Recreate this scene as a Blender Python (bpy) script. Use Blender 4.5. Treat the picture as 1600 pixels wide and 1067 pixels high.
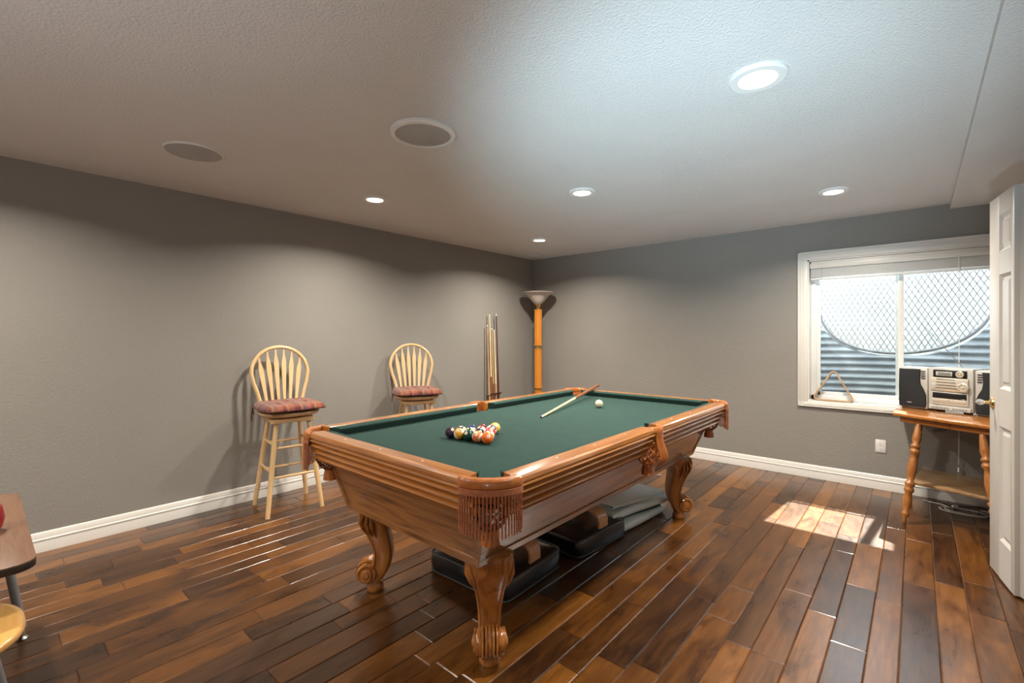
import bpy, bmesh, math, random
from mathutils import Vector, Matrix
random.seed(7)
C = bpy.context.scene.collection
for o in list(bpy.data.objects): bpy.data.objects.remove(o)
sc = bpy.context.scene
PI = math.pi
# ------------------------------------------------------------------ camera
cam = bpy.data.cameras.new('camera'); co = bpy.data.objects.new('camera', cam); C.objects.link(co)
co.location = (3.9545, 0, 1.2941); co.rotation_euler = (PI/2, 0, 0.7152)
cam.sensor_width = 36; cam.lens = 728.18/1600*36; cam.shift_y = -9.65/1600; cam.clip_start = .02
sc.camera = co
# ------------------------------------------------------------------ light set-up
vs = sc.view_settings
vs.view_transform = 'Standard'; vs.look = 'None'; vs.gamma = 1; vs.use_curve_mapping = False; vs.exposure = 0.0
w = bpy.data.worlds.new('world'); sc.world = w; w.use_nodes = True
bg = w.node_tree.nodes['Background']; bg.inputs[0].default_value = (.74, .87, 1, 1); bg.inputs[1].default_value = 9
sun = bpy.data.lights.new('sun', 'SUN'); sun.energy = 40; sun.angle = math.radians(.6); sun.color = (1, .93, .82)
so = bpy.data.objects.new('sun', sun); C.objects.link(so)
so.rotation_euler = Vector((-.13, -1.44, -1.79)).to_track_quat('-Z', 'Y').to_euler()
CAN_W = 37; CAN_COL = (1, .915, .79)
def lamp(name, loc, power, color, size, spread=PI, direction=(0, 0, -1)):
    l = bpy.data.lights.new(name, 'AREA'); l.shape = 'DISK'; l.size = size; l.energy = power; l.color = color; l.spread = spread
    o = bpy.data.objects.new(name, l); C.objects.link(o); o.location = loc
    o.rotation_euler = Vector(direction).to_track_quat('-Z', 'Y').to_euler(); return o
# photographer's flash held behind the camera and bounced off the ceiling
fl = bpy.data.lights.new('bounce_flash', 'SPOT'); fl.energy = 580; fl.color = (.62, .86, 1); fl.spot_size = .96; fl.spot_blend = 1; fl.shadow_soft_size = .12
fo = bpy.data.objects.new('bounce_flash', fl); C.objects.link(fo); fo.location = (3.92, -.12, .45)
fo.rotation_euler = Vector((-.86, 2.85, 1.87)).to_track_quat('-Z', 'Y').to_euler()

f2 = bpy.data.lights.new('wide_fill', 'SPOT'); f2.energy = 80; f2.color = (.92, .96, 1); f2.spot_size = 2.9; f2.spot_blend = 1; f2.shadow_soft_size = .45  # extra wide fill spot, added to lift the ceiling in a neutral tone
g2 = bpy.data.objects.new('wide_fill', f2); C.objects.link(g2); g2.location = (3.0, -1.0, 1.3); g2.rotation_euler = Vector((-.25, .35, 1)).to_track_quat('-Z', 'Y').to_euler()

# ------------------------------------------------------------------ helpers
def tag(o, label=None, cat=None, group=None, kind=None):
    if label: o['label'] = label
    if cat: o['category'] = cat
    if group: o['group'] = group
    if kind: o['kind'] = kind
    return o
def thing(name, label, cat, loc=(0, 0, 0), rotz=0, group=None):
    o = bpy.data.objects.new(name, None); C.objects.link(o); o.empty_display_size = .05
    o.location = loc; o.rotation_euler = (0, 0, rotz); return tag(o, label, cat, group)
def dup(root, loc=None, rotz=None, label=None):
    r = root.copy(); C.objects.link(r)
    if loc is not None: r.location = loc
    if rotz is not None: r.rotation_euler = (0, 0, rotz)
    if label: r['label'] = label
    for ch in list(root.children):
        c = ch.copy(); C.objects.link(c); c.parent = r
        for g in ch.children:
            d = g.copy(); C.objects.link(d); d.parent = c
    return r
class MB:
    def __init__(s): s.v = []; s.f = []; s.tr = None
    def add(s, vs_, fs, M=None):
        n = len(s.v)
        for v in vs_:
            v = Vector(v)
            if M is not None: v = M @ v
            if s.tr is not None: v = s.tr @ v
            s.v.append(v)
        for f in fs: s.f.append([i+n for i in f])
        return s
    def bm(s, b, M=None):
        b.verts.index_update(); s.add([v.co.copy() for v in b.verts], [[v.index for v in f.verts] for f in b.faces], M); b.free(); return s
    def box(s, c, size, bev=0, seg=2, rot=None):
        b = bmesh.new(); bmesh.ops.create_cube(b, size=1)
        for v in b.verts: v.co = Vector((v.co.x*size[0], v.co.y*size[1], v.co.z*size[2]))
        if bev: bmesh.ops.bevel(b, geom=list(b.edges), offset=min(bev, min(size)*.49), segments=seg, profile=.5, affect='EDGES')
        M = Matrix.Translation(c)
        if rot is not None: M = M @ (rot if isinstance(rot, Matrix) else Matrix.Rotation(rot, 4, 'Z'))
        return s.bm(b, M)
    def bx(s, a, b_, bev=0, seg=2):
        return s.box([(a[i]+b_[i])/2 for i in range(3)], [abs(b_[i]-a[i]) for i in range(3)], bev, seg)
    def loft(s, rings, cap=True, closed=False, M=None):
        n = len(rings[0]); vs_ = [p for r in rings for p in r]; fs = []
        m = len(rings)
        for i in range(m if closed else m-1):
            for j in range(n):
                a = i*n+j; b = i*n+(j+1) % n; c = ((i+1) % m)*n+(j+1) % n; d = ((i+1) % m)*n+j
                fs.append([a, b, c, d])
        if cap and not closed: fs.append(list(range(n))[::-1]); fs.append([(m-1)*n+j for j in range(n)])
        return s.add(vs_, fs, M)
    def lathe(s, prof, seg=24, M=None, cap=True, flute=None):
        rings = []
        for r, z in prof:
            ring = []
            for k in range(seg):
                a = 2*PI*k/seg; rr = r*(1+(flute[1]*math.cos(flute[0]*a) if flute else 0)); ring.append((rr*math.cos(a), rr*math.sin(a), z))
            rings.append(ring)
        return s.loft(rings, cap, M=M)
    def tube(s, pts, r, seg=8, closed=False, cap=True, flat=1.0):
        pts = [Vector(p) for p in pts]; n = len(pts); rr = r if isinstance(r, (list, tuple)) else [r]*n
        T = []
        for i in range(n):
            a = pts[(i-1) % n] if closed or i > 0 else pts[i]; b = pts[(i+1) % n] if closed or i < n-1 else pts[i]
            T.append((b-a).normalized())
        N = T[0].orthogonal().normalized()
        rings = []
        for i in range(n):
            N = (N-T[i]*N.dot(T[i])); N = N.normalized() if N.length > 1e-6 else T[i].orthogonal().normalized()
            B = T[i].cross(N)
            rings.append([pts[i]+(N*math.cos(2*PI*k/seg)+B*math.sin(2*PI*k/seg)*flat)*rr[i] for k in range(seg)])
        return s.loft(rings, cap, closed)
    def turned(s, a, b, prof, seg=16):
        """lathe profile [(r, t)] with t in 0..1 along a->b"""
        a = Vector(a); b = Vector(b); d = b-a; L = d.length; q = d.to_track_quat('Z', 'Y').to_matrix().to_4x4()
        return s.lathe([(r, t*L) for r, t in prof], seg, Matrix.Translation(a) @ q)
    def prism(s, poly, d0, d1, axis='z', bev=0):
        def P(u, v, w): return {'z': (u, v, w), 'y': (u, w, v), 'x': (w, u, v)}[axis]
        b = bmesh.new(); lo = [b.verts.new(P(u, v, d0)) for u, v in poly]; hi = [b.verts.new(P(u, v, d1)) for u, v in poly]
        n = len(poly); b.faces.new(lo[::-1]); b.faces.new(hi)
        for i in range(n): b.faces.new([lo[i], lo[(i+1) % n], hi[(i+1) % n], hi[i]])
        bmesh.ops.recalc_face_normals(b, faces=list(b.faces))
        if bev: bmesh.ops.bevel(b, geom=[e for e in b.edges], offset=bev, segments=2, profile=.5, affect='EDGES')
        return s.bm(b)
    def build(s, name, m, parent=None, smooth=35, loc=None):
        me = bpy.data.meshes.new(name); b = bmesh.new()
        vv = [b.verts.new(v) for v in s.v]
        for f in s.f:
            try: b.faces.new([vv[i] for i in f])
            except ValueError: pass
        bmesh.ops.recalc_face_normals(b, faces=list(b.faces))
        an = math.radians(smooth)
        for f in b.faces: f.smooth = smooth > 0
        for e in b.edges:
            if len(e.link_faces) == 2 and e.calc_face_angle(0) > an: e.smooth = False
        off = Vector((0, 0, 0))
        if parent is None:
            xs = [v.co for v in b.verts]
            off = Vector(((min(v.x for v in xs)+max(v.x for v in xs))/2, (min(v.y for v in xs)+max(v.y for v in xs))/2, min(v.z for v in xs)))
            for v in b.verts: v.co -= off
        b.to_mesh(me); b.free()
        o = bpy.data.objects.new(name, me); C.objects.link(o); o.location = off
        if parent is not None: o.parent = parent
        if m: me.materials.append(m)
        return o
def struct(name, mb, m, **k): return tag(mb.build(name, m, **k), kind='structure')

# ------------------------------------------------------------------ materials
def new(name):
    m = bpy.data.materials.new(name); m.use_nodes = True; nt = m.node_tree; return m, nt, nt.nodes['Principled BSDF']
def nd(nt, t, **k):
    n = nt.nodes.new(t)
    for a, b in k.items():
        if a.startswith('i_'): n.inputs[a[2:].replace('_', ' ')].default_value = b
        else: setattr(n, a, b)
    return n
def ramp(nt, stops, interp='LINEAR'):
    r = nt.nodes.new('ShaderNodeValToRGB'); r.color_ramp.interpolation = interp; cr = r.color_ramp
    cr.elements[0].position, cr.elements[0].color = stops[0][0], (*stops[0][1], 1)
    cr.elements[1].position, cr.elements[1].color = stops[1][0], (*stops[1][1], 1)
    for p, c in stops[2:]: e = cr.elements.new(p); e.color = (*c, 1)
    return r
def flat(name, col, rough=.5, metal=0, coat=0, bump=0, bscale=200, spec=.5, vary=.06, vscale=6, sheen=0):
    m, nt, b = new(name); L = nt.links
    b.inputs['Roughness'].default_value = rough; b.inputs['Metallic'].default_value = metal
    b.inputs['Coat Weight'].default_value = coat; b.inputs['Coat Roughness'].default_value = .08
    b.inputs['Specular IOR Level'].default_value = spec; b.inputs['Sheen Weight'].default_value = sheen
    tc = nd(nt, 'ShaderNodeTexCoord'); n = nd(nt, 'ShaderNodeTexNoise', i_Scale=vscale, i_Detail=4.0); L.new(tc.outputs['Object'], n.inputs['Vector'])
    r = ramp(nt, [(.3, tuple(c*(1-vary) for c in col)), (.7, tuple(min(1, c*(1+vary)) for c in col))]); L.new(n.outputs['Fac'], r.inputs[0]); L.new(r.outputs[0], b.inputs['Base Color'])
    if bump:
        n2 = nd(nt, 'ShaderNodeTexNoise', i_Scale=bscale, i_Detail=3.0); L.new(tc.outputs['Object'], n2.inputs['Vector'])
        bp = nd(nt, 'ShaderNodeBump', i_Strength=bump, i_Distance=.004); L.new(n2.outputs['Fac'], bp.inputs['Height']); L.new(bp.outputs[0], b.inputs['Normal'])
    return m
def wood(name, dark, mid, light, axis='z', scale=1.0, rough=.3, coat=.3, contrast=1.0, rings=True):
    m, nt, b = new(name); L = nt.links
    b.inputs['Roughness'].default_value = rough; b.inputs['Coat Weight'].default_value = coat; b.inputs['Coat Roughness'].default_value = .12; b.inputs['Coat IOR'].default_value = 1.5+.6*(coat > .7)
    tc = nd(nt, 'ShaderNodeTexCoord'); mp = nd(nt, 'ShaderNodeMapping')
    k = {'x': (.07, 1, 1), 'y': (1, .07, 1), 'z': (1, 1, .07)}[axis]; mp.inputs['Scale'].default_value = [c*scale for c in k]
    L.new(tc.outputs['Object'], mp.inputs['Vector'])
    n1 = nd(nt, 'ShaderNodeTexNoise', i_Scale=9.0, i_Detail=3.0, i_Distortion=.6); L.new(mp.outputs[0], n1.inputs['Vector'])
    n2 = nd(nt, 'ShaderNodeTexNoise', i_Scale=95.0, i_Detail=4.0); L.new(mp.outputs[0], n2.inputs['Vector'])
    mu = nd(nt, 'ShaderNodeMath', operation='MULTIPLY'); mu.inputs[1].default_value = 7.0 if rings else 1.0; L.new(n1.outputs['Fac'], mu.inputs[0])
    pp = nd(nt, 'ShaderNodeMath', operation='PINGPONG'); pp.inputs[1].default_value = .5 if rings else 1.0; L.new(mu.outputs[0], pp.inputs[0])
    a = nd(nt, 'ShaderNodeMath', operation='MULTIPLY_ADD'); a.inputs[1].default_value = (.9 if rings else .6)*contrast; a.inputs[2].default_value = .25 - .0*contrast; L.new(pp.outputs[0], a.inputs[0])
    s_ = nd(nt, 'ShaderNodeMath', operation='MULTIPLY_ADD'); s_.inputs[1].default_value = .9; L.new(n2.outputs['Fac'], s_.inputs[0])
    sub = nd(nt, 'ShaderNodeMath', operation='SUBTRACT'); sub.inputs[1].default_value = .45; L.new(a.outputs[0], sub.inputs[0]); L.new(sub.outputs[0], s_.inputs[2])
    r = ramp(nt, [(.12, dark), (.85, light), (.42, mid)]); L.new(s_.outputs[0], r.inputs[0]); L.new(r.outputs[0], b.inputs['Base Color'])
    bp = nd(nt, 'ShaderNodeBump', i_Strength=.12, i_Distance=.002); L.new(n2.outputs['Fac'], bp.inputs['Height']); L.new(bp.outputs[0], b.inputs['Normal'])
    return m
def emit(name, col, st):
    m, nt, b = new(name); b.inputs['Base Color'].default_value = (*col, 1); b.inputs['Emission Color'].default_value = (*col, 1); b.inputs['Emission Strength'].default_value = st; return m

M = {}
# painted drywall with orange-peel texture
def drywall(name, col, scale, strength, rough=.75, spec=.3):
    m, nt, b = new(name); L = nt.links; b.inputs['Roughness'].default_value = rough; b.inputs['Specular IOR Level'].default_value = spec
    tc = nd(nt, 'ShaderNodeTexCoord'); n = nd(nt, 'ShaderNodeTexNoise', i_Scale=scale, i_Detail=5.0, i_Roughness=.55); L.new(tc.outputs['Object'], n.inputs['Vector'])
    r = ramp(nt, [(.35, (0, 0, 0)), (.7, (1, 1, 1))]); L.new(n.outputs['Fac'], r.inputs[0])
    bp = nd(nt, 'ShaderNodeBump', i_Strength=strength, i_Distance=.006); L.new(r.outputs[0], bp.inputs['Height']); L.new(bp.outputs[0], b.inputs['Normal'])
    n2 = nd(nt, 'ShaderNodeTexNoise', i_Scale=1.5, i_Detail=3.0); L.new(tc.outputs['Object'], n2.inputs['Vector'])
    r2 = ramp(nt, [(.3, tuple(c*.97 for c in col)), (.7, tuple(c*1.03 for c in col))]); L.new(n2.outputs['Fac'], r2.inputs[0]); L.new(r2.outputs[0], b.inputs['Base Color'])
    return m
M['wall'] = drywall('wall_paint', (.262, .248, .227), 85, .22, .6)
M['ceiling'] = drywall('ceiling_paint', (.66, .65, .63), 95, .45, .85)
M['trim'] = flat('white_trim', (.72, .70, .66), .35, vary=.02)
M['vinyl'] = flat('white_vinyl', (.78, .79, .78), .35, vary=.02)
M['door'] = flat('door_paint', (.49, .465, .435), .4, vary=.02, bump=.1, bscale=300)
M['white_metal'] = flat('white_metal', (.75, .74, .71), .4, vary=.02)
OAK = dict(dark=(.30, .105, .016), mid=(.41, .137, .017), light=(.52, .20, .032))
M['oak_x'] = wood('golden_oak_x', **OAK, axis='x', rough=.28, coat=1.0)
M['oak_y'] = wood('golden_oak_y', **OAK, axis='y', rough=.28, coat=1.0)
M['oak_z'] = wood('golden_oak_z', (.20, .06, .010), (.34, .12, .022), (.45, .18, .04), axis='z', rough=.25, coat=.6)
CAB = dict(dark=(.10, .032, .008), mid=(.27, .105, .026), light=(.38, .165, .045))
M['cab_x'] = wood('cabinet_oak_x', **CAB, axis='x', rough=.33, coat=.9, scale=.8)
M['cab_y'] = wood('cabinet_oak_y', **CAB, axis='y', rough=.33, coat=.9, scale=.8)
M['cloth'] = flat('green_cloth', (.031, .059, .052), .95, bump=.12, bscale=900, spec=.05, vary=.05, vscale=14)
M['leather'] = flat('tan_leather', (.42, .13, .028), .32, coat=.4, bump=.1, bscale=150, vary=.2, vscale=40)
M['cord'] = flat('fringe_cord', (.36, .12, .05), .55, vary=.15, vscale=60)
M['net'] = flat('net_leather', (.20, .058, .018), .45, vary=.2, vscale=50)
M['pearl'] = flat('pearl_inlay', (.85, .80, .70), .2, vary=.02)
M['birch'] = wood('birch', (.52, .31, .13), (.66, .43, .21), (.74, .52, .28), axis='z', rough=.4, coat=.2, rings=False)
M['birch_x'] = wood('birch_seat', (.52, .31, .13), (.66, .43, .21), (.74, .52, .28), axis='x', rough=.4, coat=.2, rings=False)
M['maple'] = wood('yellow_maple', (.55, .27, .07), (.66, .35, .10), (.72, .41, .14), axis='x', rough=.25, coat=.5, rings=False)
M['black'] = flat('black_leather', (.010, .012, .016), .28, coat=.6, bump=.15, bscale=60, vary=.2, vscale=10)
M['piping'] = flat('vinyl_piping', (.07, .08, .09), .25)
M['bent'] = wood('bentwood', (.48, .22, .085), (.64, .33, .15), (.72, .40, .20), axis='x', rough=.35, coat=.3, rings=False)
M['mat_grey'] = flat('grey_vinyl', (.72, .84, .87), .38, bump=.2, bscale=12, vary=.08)
M['mat_dark'] = flat('dark_green_vinyl', (.035, .055, .055), .35, vary=.1)
M['brass'] = flat('brass', (.75, .55, .25), .22, metal=1)
M['chrome'] = flat('chrome', (.75, .75, .75), .15, metal=1)
M['steel'] = flat('grey_painted_steel', (.20, .20, .21), .35, coat=.2)
M['galv'] = flat('galvanised_steel', (.33, .36, .39), .5, metal=.3, vary=.25, vscale=5)
M['silver'] = flat('silver_plastic', (.55, .54, .50), .35, metal=.3, vary=.03)
M['champ'] = flat('champagne_plastic', (.62, .57, .47), .3, metal=.35, vary=.03)
M['blackp'] = flat('black_plastic', (.012, .012, .014), .25, vary=.03)
M['grille'] = flat('speaker_cloth', (.012, .013, .015), .85, bump=.4, bscale=700, vary=.05)
M['lcd'] = flat('lcd_glass', (.20, .21, .19), .15)
M['grey_p'] = flat('grey_plastic', (.28, .28, .27), .4)
M['grille_grey'] = flat('grey_grille', (.42, .41, .40), .7, metal=.2, bump=.3, bscale=900)
M['laminate'] = wood('walnut_laminate', (.09, .045, .024), (.15, .078, .044), (.20, .105, .062), axis='x', rough=.4, coat=.1, rings=False, scale=1.4)
M['edge'] = flat('dark_edge', (.02, .015, .012), .4)
M['shelfwood'] = wood('stand_shelf_oak', (.16, .085, .035), (.27, .155, .07), (.34, .20, .10), axis='x', rough=.35, coat=.3)
M['standwood'] = wood('stand_leg_oak', (.14, .042, .008), (.29, .10, .02), (.40, .155, .036), axis='z', rough=.3, coat=.4, rings=False)
M['cue_butt'] = wood('cue_butt', (.10, .035, .015), (.22, .075, .03), (.33, .13, .055), axis='z', rough=.3, coat=.4, rings=False)
M['cue_tan'] = wood('cue_tan', (.40, .21, .09), (.50, .28, .13), (.58, .35, .18), axis='z', rough=.3, coat=.4, rings=False)
M['cue_dark'] = wood('cue_dark', (.04, .015, .008), (.07, .025, .012), (.10, .04, .02), axis='z', rough=.3, coat=.4, rings=False)
M['shaft_pale'] = wood('maple_shaft', (.62, .46, .24), (.74, .58, .34), (.80, .66, .42), axis='z', rough=.3, coat=.4, rings=False)
M['lampwood'] = wood('lamp_oak', (.42, .13, .015), (.60, .21, .025), (.70, .28, .04), axis='z', rough=.3, coat=.4, rings=False)
M['tie'] = flat('maroon_tie', (.10, .03, .025), .8)
M['rackwood'] = wood('rack_wood', (.30, .17, .08), (.42, .26, .13), (.52, .34, .19), axis='x', rough=.35, coat=.3, rings=False)
M['cream'] = flat('cream_cable', (.62, .60, .55), .4)
M['frost'] = flat('frosted_glass', (.62, .57, .53), .35, vary=.05)
M['red'] = flat('red_plastic', (.35, .02, .03), .3)
M['soil'] = flat('gravel', (.22, .22, .21), .9, bump=1, bscale=40, vary=.3, vscale=30)
M['stucco'] = flat('outside_wall', (.5, .5, .48), .9)
M['lens'] = emit('lamp_lens', (1, .90, .74), 9)
M['rubber'] = flat('rubber', (.03, .03, .03), .6)
def glass():
    m, nt, b = new('window_glass'); L = nt.links; nt.nodes.remove(b); out = nt.nodes['Material Output']
    t = nd(nt, 'ShaderNodeBsdfTransparent'); t.inputs[0].default_value = (.93, .96, .96, 1); g = nd(nt, 'ShaderNodeBsdfGlossy'); g.inputs['Roughness'].default_value = .02
    lw = nd(nt, 'ShaderNodeValue'); lw.outputs[0].default_value = .035; mx = nd(nt, 'ShaderNodeMixShader'); L.new(lw.outputs[0], mx.inputs[0]); L.new(t.outputs[0], mx.inputs[1]); L.new(g.outputs[0], mx.inputs[2]); L.new(mx.outputs[0], out.inputs[0]); return m
M['glass'] = glass()
def translucent():
    m, nt, b = new('translucent_sheet'); L = nt.links; out = nt.nodes['Material Output']; b.inputs['Base Color'].default_value = (.50, .54, .57, 1); b.inputs['Roughness'].default_value = .5
    t = nd(nt, 'ShaderNodeBsdfTranslucent'); t.inputs[0].default_value = (.24, .27, .29, 1); mx = nd(nt, 'ShaderNodeMixShader'); mx.inputs[0].default_value = .45
    L.new(b.outputs[0], mx.inputs[1]); L.new(t.outputs[0], mx.inputs[2]); L.new(mx.outputs[0], out.inputs[0]); return m
M['sheet'] = translucent()
def crystal():
    m, nt, b = new('crystal'); b.inputs['Base Color'].default_value = (.9, .9, .92, 1); b.inputs['Roughness'].default_value = .05; b.inputs['Transmission Weight'].default_value = .6; b.inputs['Metallic'].default_value = .3; return m
M['crystal'] = crystal()
def plaid():
    m, nt, b = new('plaid_fabric'); L = nt.links; b.inputs['Roughness'].default_value = .9; b.inputs['Sheen Weight'].default_value = .2
    tc = nd(nt, 'ShaderNodeTexCoord'); sx = nd(nt, 'ShaderNodeSeparateXYZ'); L.new(tc.outputs['Object'], sx.inputs[0])
    def band(o, off):
        a = nd(nt, 'ShaderNodeMath', operation='MULTIPLY_ADD'); a.inputs[1].default_value = 5.2; a.inputs[2].default_value = off; L.new(sx.outputs[o], a.inputs[0])
        f = nd(nt, 'ShaderNodeMath', operation='FRACT'); L.new(a.outputs[0], f.inputs[0])
        r = ramp(nt, [(0, (.20, .055, .022)), (.20, (.075, .009, .014)), (.42, (.30, .12, .042)), (.50, (.06, .06, .08)), (.62, (.24, .07, .03)), (.80, (.08, .012, .018)), (.93, (.30, .14, .07))], 'CONSTANT'); L.new(f.outputs[0], r.inputs[0]); return r
    a = band('X', .1); c = band('Y', .35); mx = nd(nt, 'ShaderNodeMix', data_type='RGBA'); mx.inputs[0].default_value = .5
    L.new(a.outputs[0], mx.inputs[6]); L.new(c.outputs[0], mx.inputs[7]); L.new(mx.outputs[2], b.inputs['Base Color'])
    n2 = nd(nt, 'ShaderNodeTexNoise', i_Scale=500.0); L.new(tc.outputs['Object'], n2.inputs['Vector'])
    bp = nd(nt, 'ShaderNodeBump', i_Strength=.2, i_Distance=.002); L.new(n2.outputs['Fac'], bp.inputs['Height']); L.new(bp.outputs[0], b.inputs['Normal']); return m
M['plaid'] = plaid()
def floor_mat():
    m, nt, b = new('scraped_hickory'); L = nt.links
    at = nd(nt, 'ShaderNodeAttribute', attribute_name='plank'); tc = nd(nt, 'ShaderNodeTexCoord')
    off = nd(nt, 'ShaderNodeVectorMath', operation='MULTIPLY_ADD'); off.inputs[1].default_value = (37, 53, 11); L.new(at.outputs['Color'], off.inputs[0]); L.new(tc.outputs['Object'], off.inputs[2])
    mp = nd(nt, 'ShaderNodeMapping'); mp.inputs['Scale'].default_value = (1, .10, 1); L.new(off.outputs[0], mp.inputs['Vector'])
    g = nd(nt, 'ShaderNodeTexNoise', i_Scale=60.0, i_Detail=6.0, i_Distortion=.4); L.new(mp.outputs[0], g.inputs['Vector'])
    mp2 = nd(nt, 'ShaderNodeMapping'); mp2.inputs['Scale'].default_value = (1, .35, 1); L.new(off.outputs[0], mp2.inputs['Vector'])
    k = nd(nt, 'ShaderNodeTexNoise', i_Scale=7.0, i_Detail=5.0, i_Distortion=.8, i_Roughness=.65); L.new(mp2.outputs[0], k.inputs['Vector'])
    sep = nd(nt, 'ShaderNodeSeparateColor'); L.new(at.outputs['Color'], sep.inputs[0])
    v = nd(nt, 'ShaderNodeMath', operation='MULTIPLY_ADD'); v.inputs[1].default_value = .42; v.inputs[2].default_value = .06; L.new(sep.outputs[0], v.inputs[0])
    v2 = nd(nt, 'ShaderNodeMath', operation='MULTIPLY_ADD'); v2.inputs[1].default_value = .42; L.new(g.outputs['Fac'], v2.inputs[0]); L.new(v.outputs[0], v2.inputs[2])
    kr = ramp(nt, [(.34, (0, 0, 0)), (.56, (1, 1, 1))]); L.new(k.outputs['Fac'], kr.inputs[0])
    r = ramp(nt, [(.12, (.020, .007, .003)), (.85, (.26, .098, .014)), (.32, (.052, .018, .0035)), (.55, (.125, .043, .006))]); L.new(v2.outputs[0], r.inputs[0])
    kk = ramp(nt, [(0, (.40, .36, .36)), (1, (1, 1, 1))]); L.new(kr.outputs[0], kk.inputs[0])
    mu = nd(nt, 'ShaderNodeMix', data_type='RGBA', blend_type='MULTIPLY'); mu.inputs[0].default_value = 1; L.new(r.outputs[0], mu.inputs[6]); L.new(kk.outputs[0], mu.inputs[7]); L.new(mu.outputs[2], b.inputs['Base Color'])
    rr = nd(nt, 'ShaderNodeMapRange'); rr.inputs[3].default_value = .20; rr.inputs[4].default_value = .40; L.new(k.outputs['Fac'], rr.inputs[0]); L.new(rr.outputs[0], b.inputs['Roughness'])
    b.inputs['Specular IOR Level'].default_value = .6; b.inputs['Coat Weight'].default_value = .3; b.inputs['Coat Roughness'].default_value = .22; b.inputs['Coat IOR'].default_value = 1.5
    bp = nd(nt, 'ShaderNodeBump', i_Strength=.25, i_Distance=.003); 
    ad = nd(nt, 'ShaderNodeMath', operation='ADD'); L.new(g.outputs['Fac'], ad.inputs[0]); L.new(k.outputs['Fac'], ad.inputs[1]); L.new(ad.outputs[0], bp.inputs['Height']); L.new(bp.outputs[0], b.inputs['Normal'])
    return m
M['floor'] = floor_mat()

# ------------------------------------------------------------------ room shell
D = 4.9915; H = 2.32; Y0 = -3.2; XR = 4.65
# plank floor (one mesh, bevelled planks, value per plank in a colour attribute)
def make_floor():
    b = bmesh.new(); lay = b.loops.layers.float_color.new('plank'); rnd = random.Random(3)
    x = -.02; pw = [.125, .100, .125, .112]; i = 0
    while x < XR+.02:
        wd = pw[i % 4]; y = Y0 - rnd.random()*.9
        while y < D:
            ln = rnd.choice([.32, .45, .6, .75, .95, 1.2])*(.85+.3*rnd.random()); y1 = y+ln
            a0, a1 = max(y, Y0), min(y1, D)
            if a1 > Y0 and a1-a0 > .01:
                e = .0042; dz = rnd.uniform(-.0008, .0); t = rnd.uniform(-.0006, .0006)
                x0, x1 = x+.0004, x+wd-.0004; c0, c1 = a0+.0004, a1-.0004
                outer = [(x0, c0), (x1, c0), (x1, c1), (x0, c1)]; inner = [(x0+e, c0+e), (x1-e, c0+e), (x1-e, c1-e), (x0+e, c1-e)]
                O = [b.verts.new((u, v, -.0035)) for u, v in outer]; I = [b.verts.new((u, v, dz+(t if k in (0, 3) else -t))) for k, (u, v) in enumerate(inner)]
                Bt = [b.verts.new((u, v, -.012)) for u, v in outer]
                fs = [b.faces.new(I)]
                for k in range(4): fs.append(b.faces.new([O[k], O[(k+1) % 4], I[(k+1) % 4], I[k]])); fs.append(b.faces.new([Bt[k], Bt[(k+1) % 4], O[(k+1) % 4], O[k]]))
                col = (rnd.random(), rnd.random(), rnd.random(), 1)
                for f in fs:
                    for l in f.loops: l[lay] = col
            y = y1
        x += wd; i += 1
    vs0 = [b.verts.new(q) for q in ((-.1, Y0, -.012), (XR+.1, Y0, -.012), (XR+.1, D, -.012), (-.1, D, -.012))]
    f = b.faces.new(vs0)
    for l in f.loops: l[lay] = (0, 0, 0, 1)
    me = bpy.data.meshes.new('floor'); b.to_mesh(me); b.free(); me.materials.append(M['floor'])
    o = bpy.data.objects.new('floor', me); C.objects.link(o); o['kind'] = 'structure'
make_floor()
struct('ceiling', MB().bx((-.1, Y0, H), (XR+.1, D+.1, H+.1)), M['ceiling'])
struct('ceiling_soffit', MB().bx((4.15, Y0, 2.282), (XR, D, H+.02)), M['ceiling'])
struct('wall_left', MB().bx((-.12, Y0, -.02), (0, D+.12, H)), M['wall'])
struct('wall_right', MB().bx((XR, Y0, -.02), (XR+.12, D+.2, H)), M['wall'])
struct('wall_front', MB().bx((-.12, Y0-.12, -.02), (XR+.12, Y0, H)), M['wall'])
# back wall with window opening
WX0, WX1, WZ0, WZ1 = 3.201, 4.489, .690, 1.978; WT = .20
wb = MB(); wb.bx((-.12, D, -.02), (WX0, D+WT, H)); wb.bx((WX1, D, -.02), (XR+.12, D+WT, H)); wb.bx((WX0, D, -.02), (WX1, D+WT, WZ0)); wb.bx((WX0, D, WZ1), (WX1, D+WT, H))
struct('wall_back', wb, M['wall'])
# baseboards: moulded profile
def baseboard(name, axis, a, b_, at, sgn):
    pr = [(0, 0), (.015, 0), (.015, .052), (.013, .060), (.013, .066), (.016, .070), (.016, .076), (.011, .081), (.010, .098), (.005, .112), (0, .118)]
    mb = MB(); poly = [(at+sgn*u, v) for u, v in pr]
    if axis == 'y':
        mb.prism(poly, a, b_, 'y')
    else:
        mb.prism(poly, a, b_, 'x')
    struct(name, mb, M['trim'], smooth=20)
baseboard('baseboard_left', 'y', Y0, D, 0, 1)
baseboard('baseboard_back', 'x', 0, XR, D, -1)
baseboard('baseboard_front', 'x', 0, XR, Y0, 1)

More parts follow.
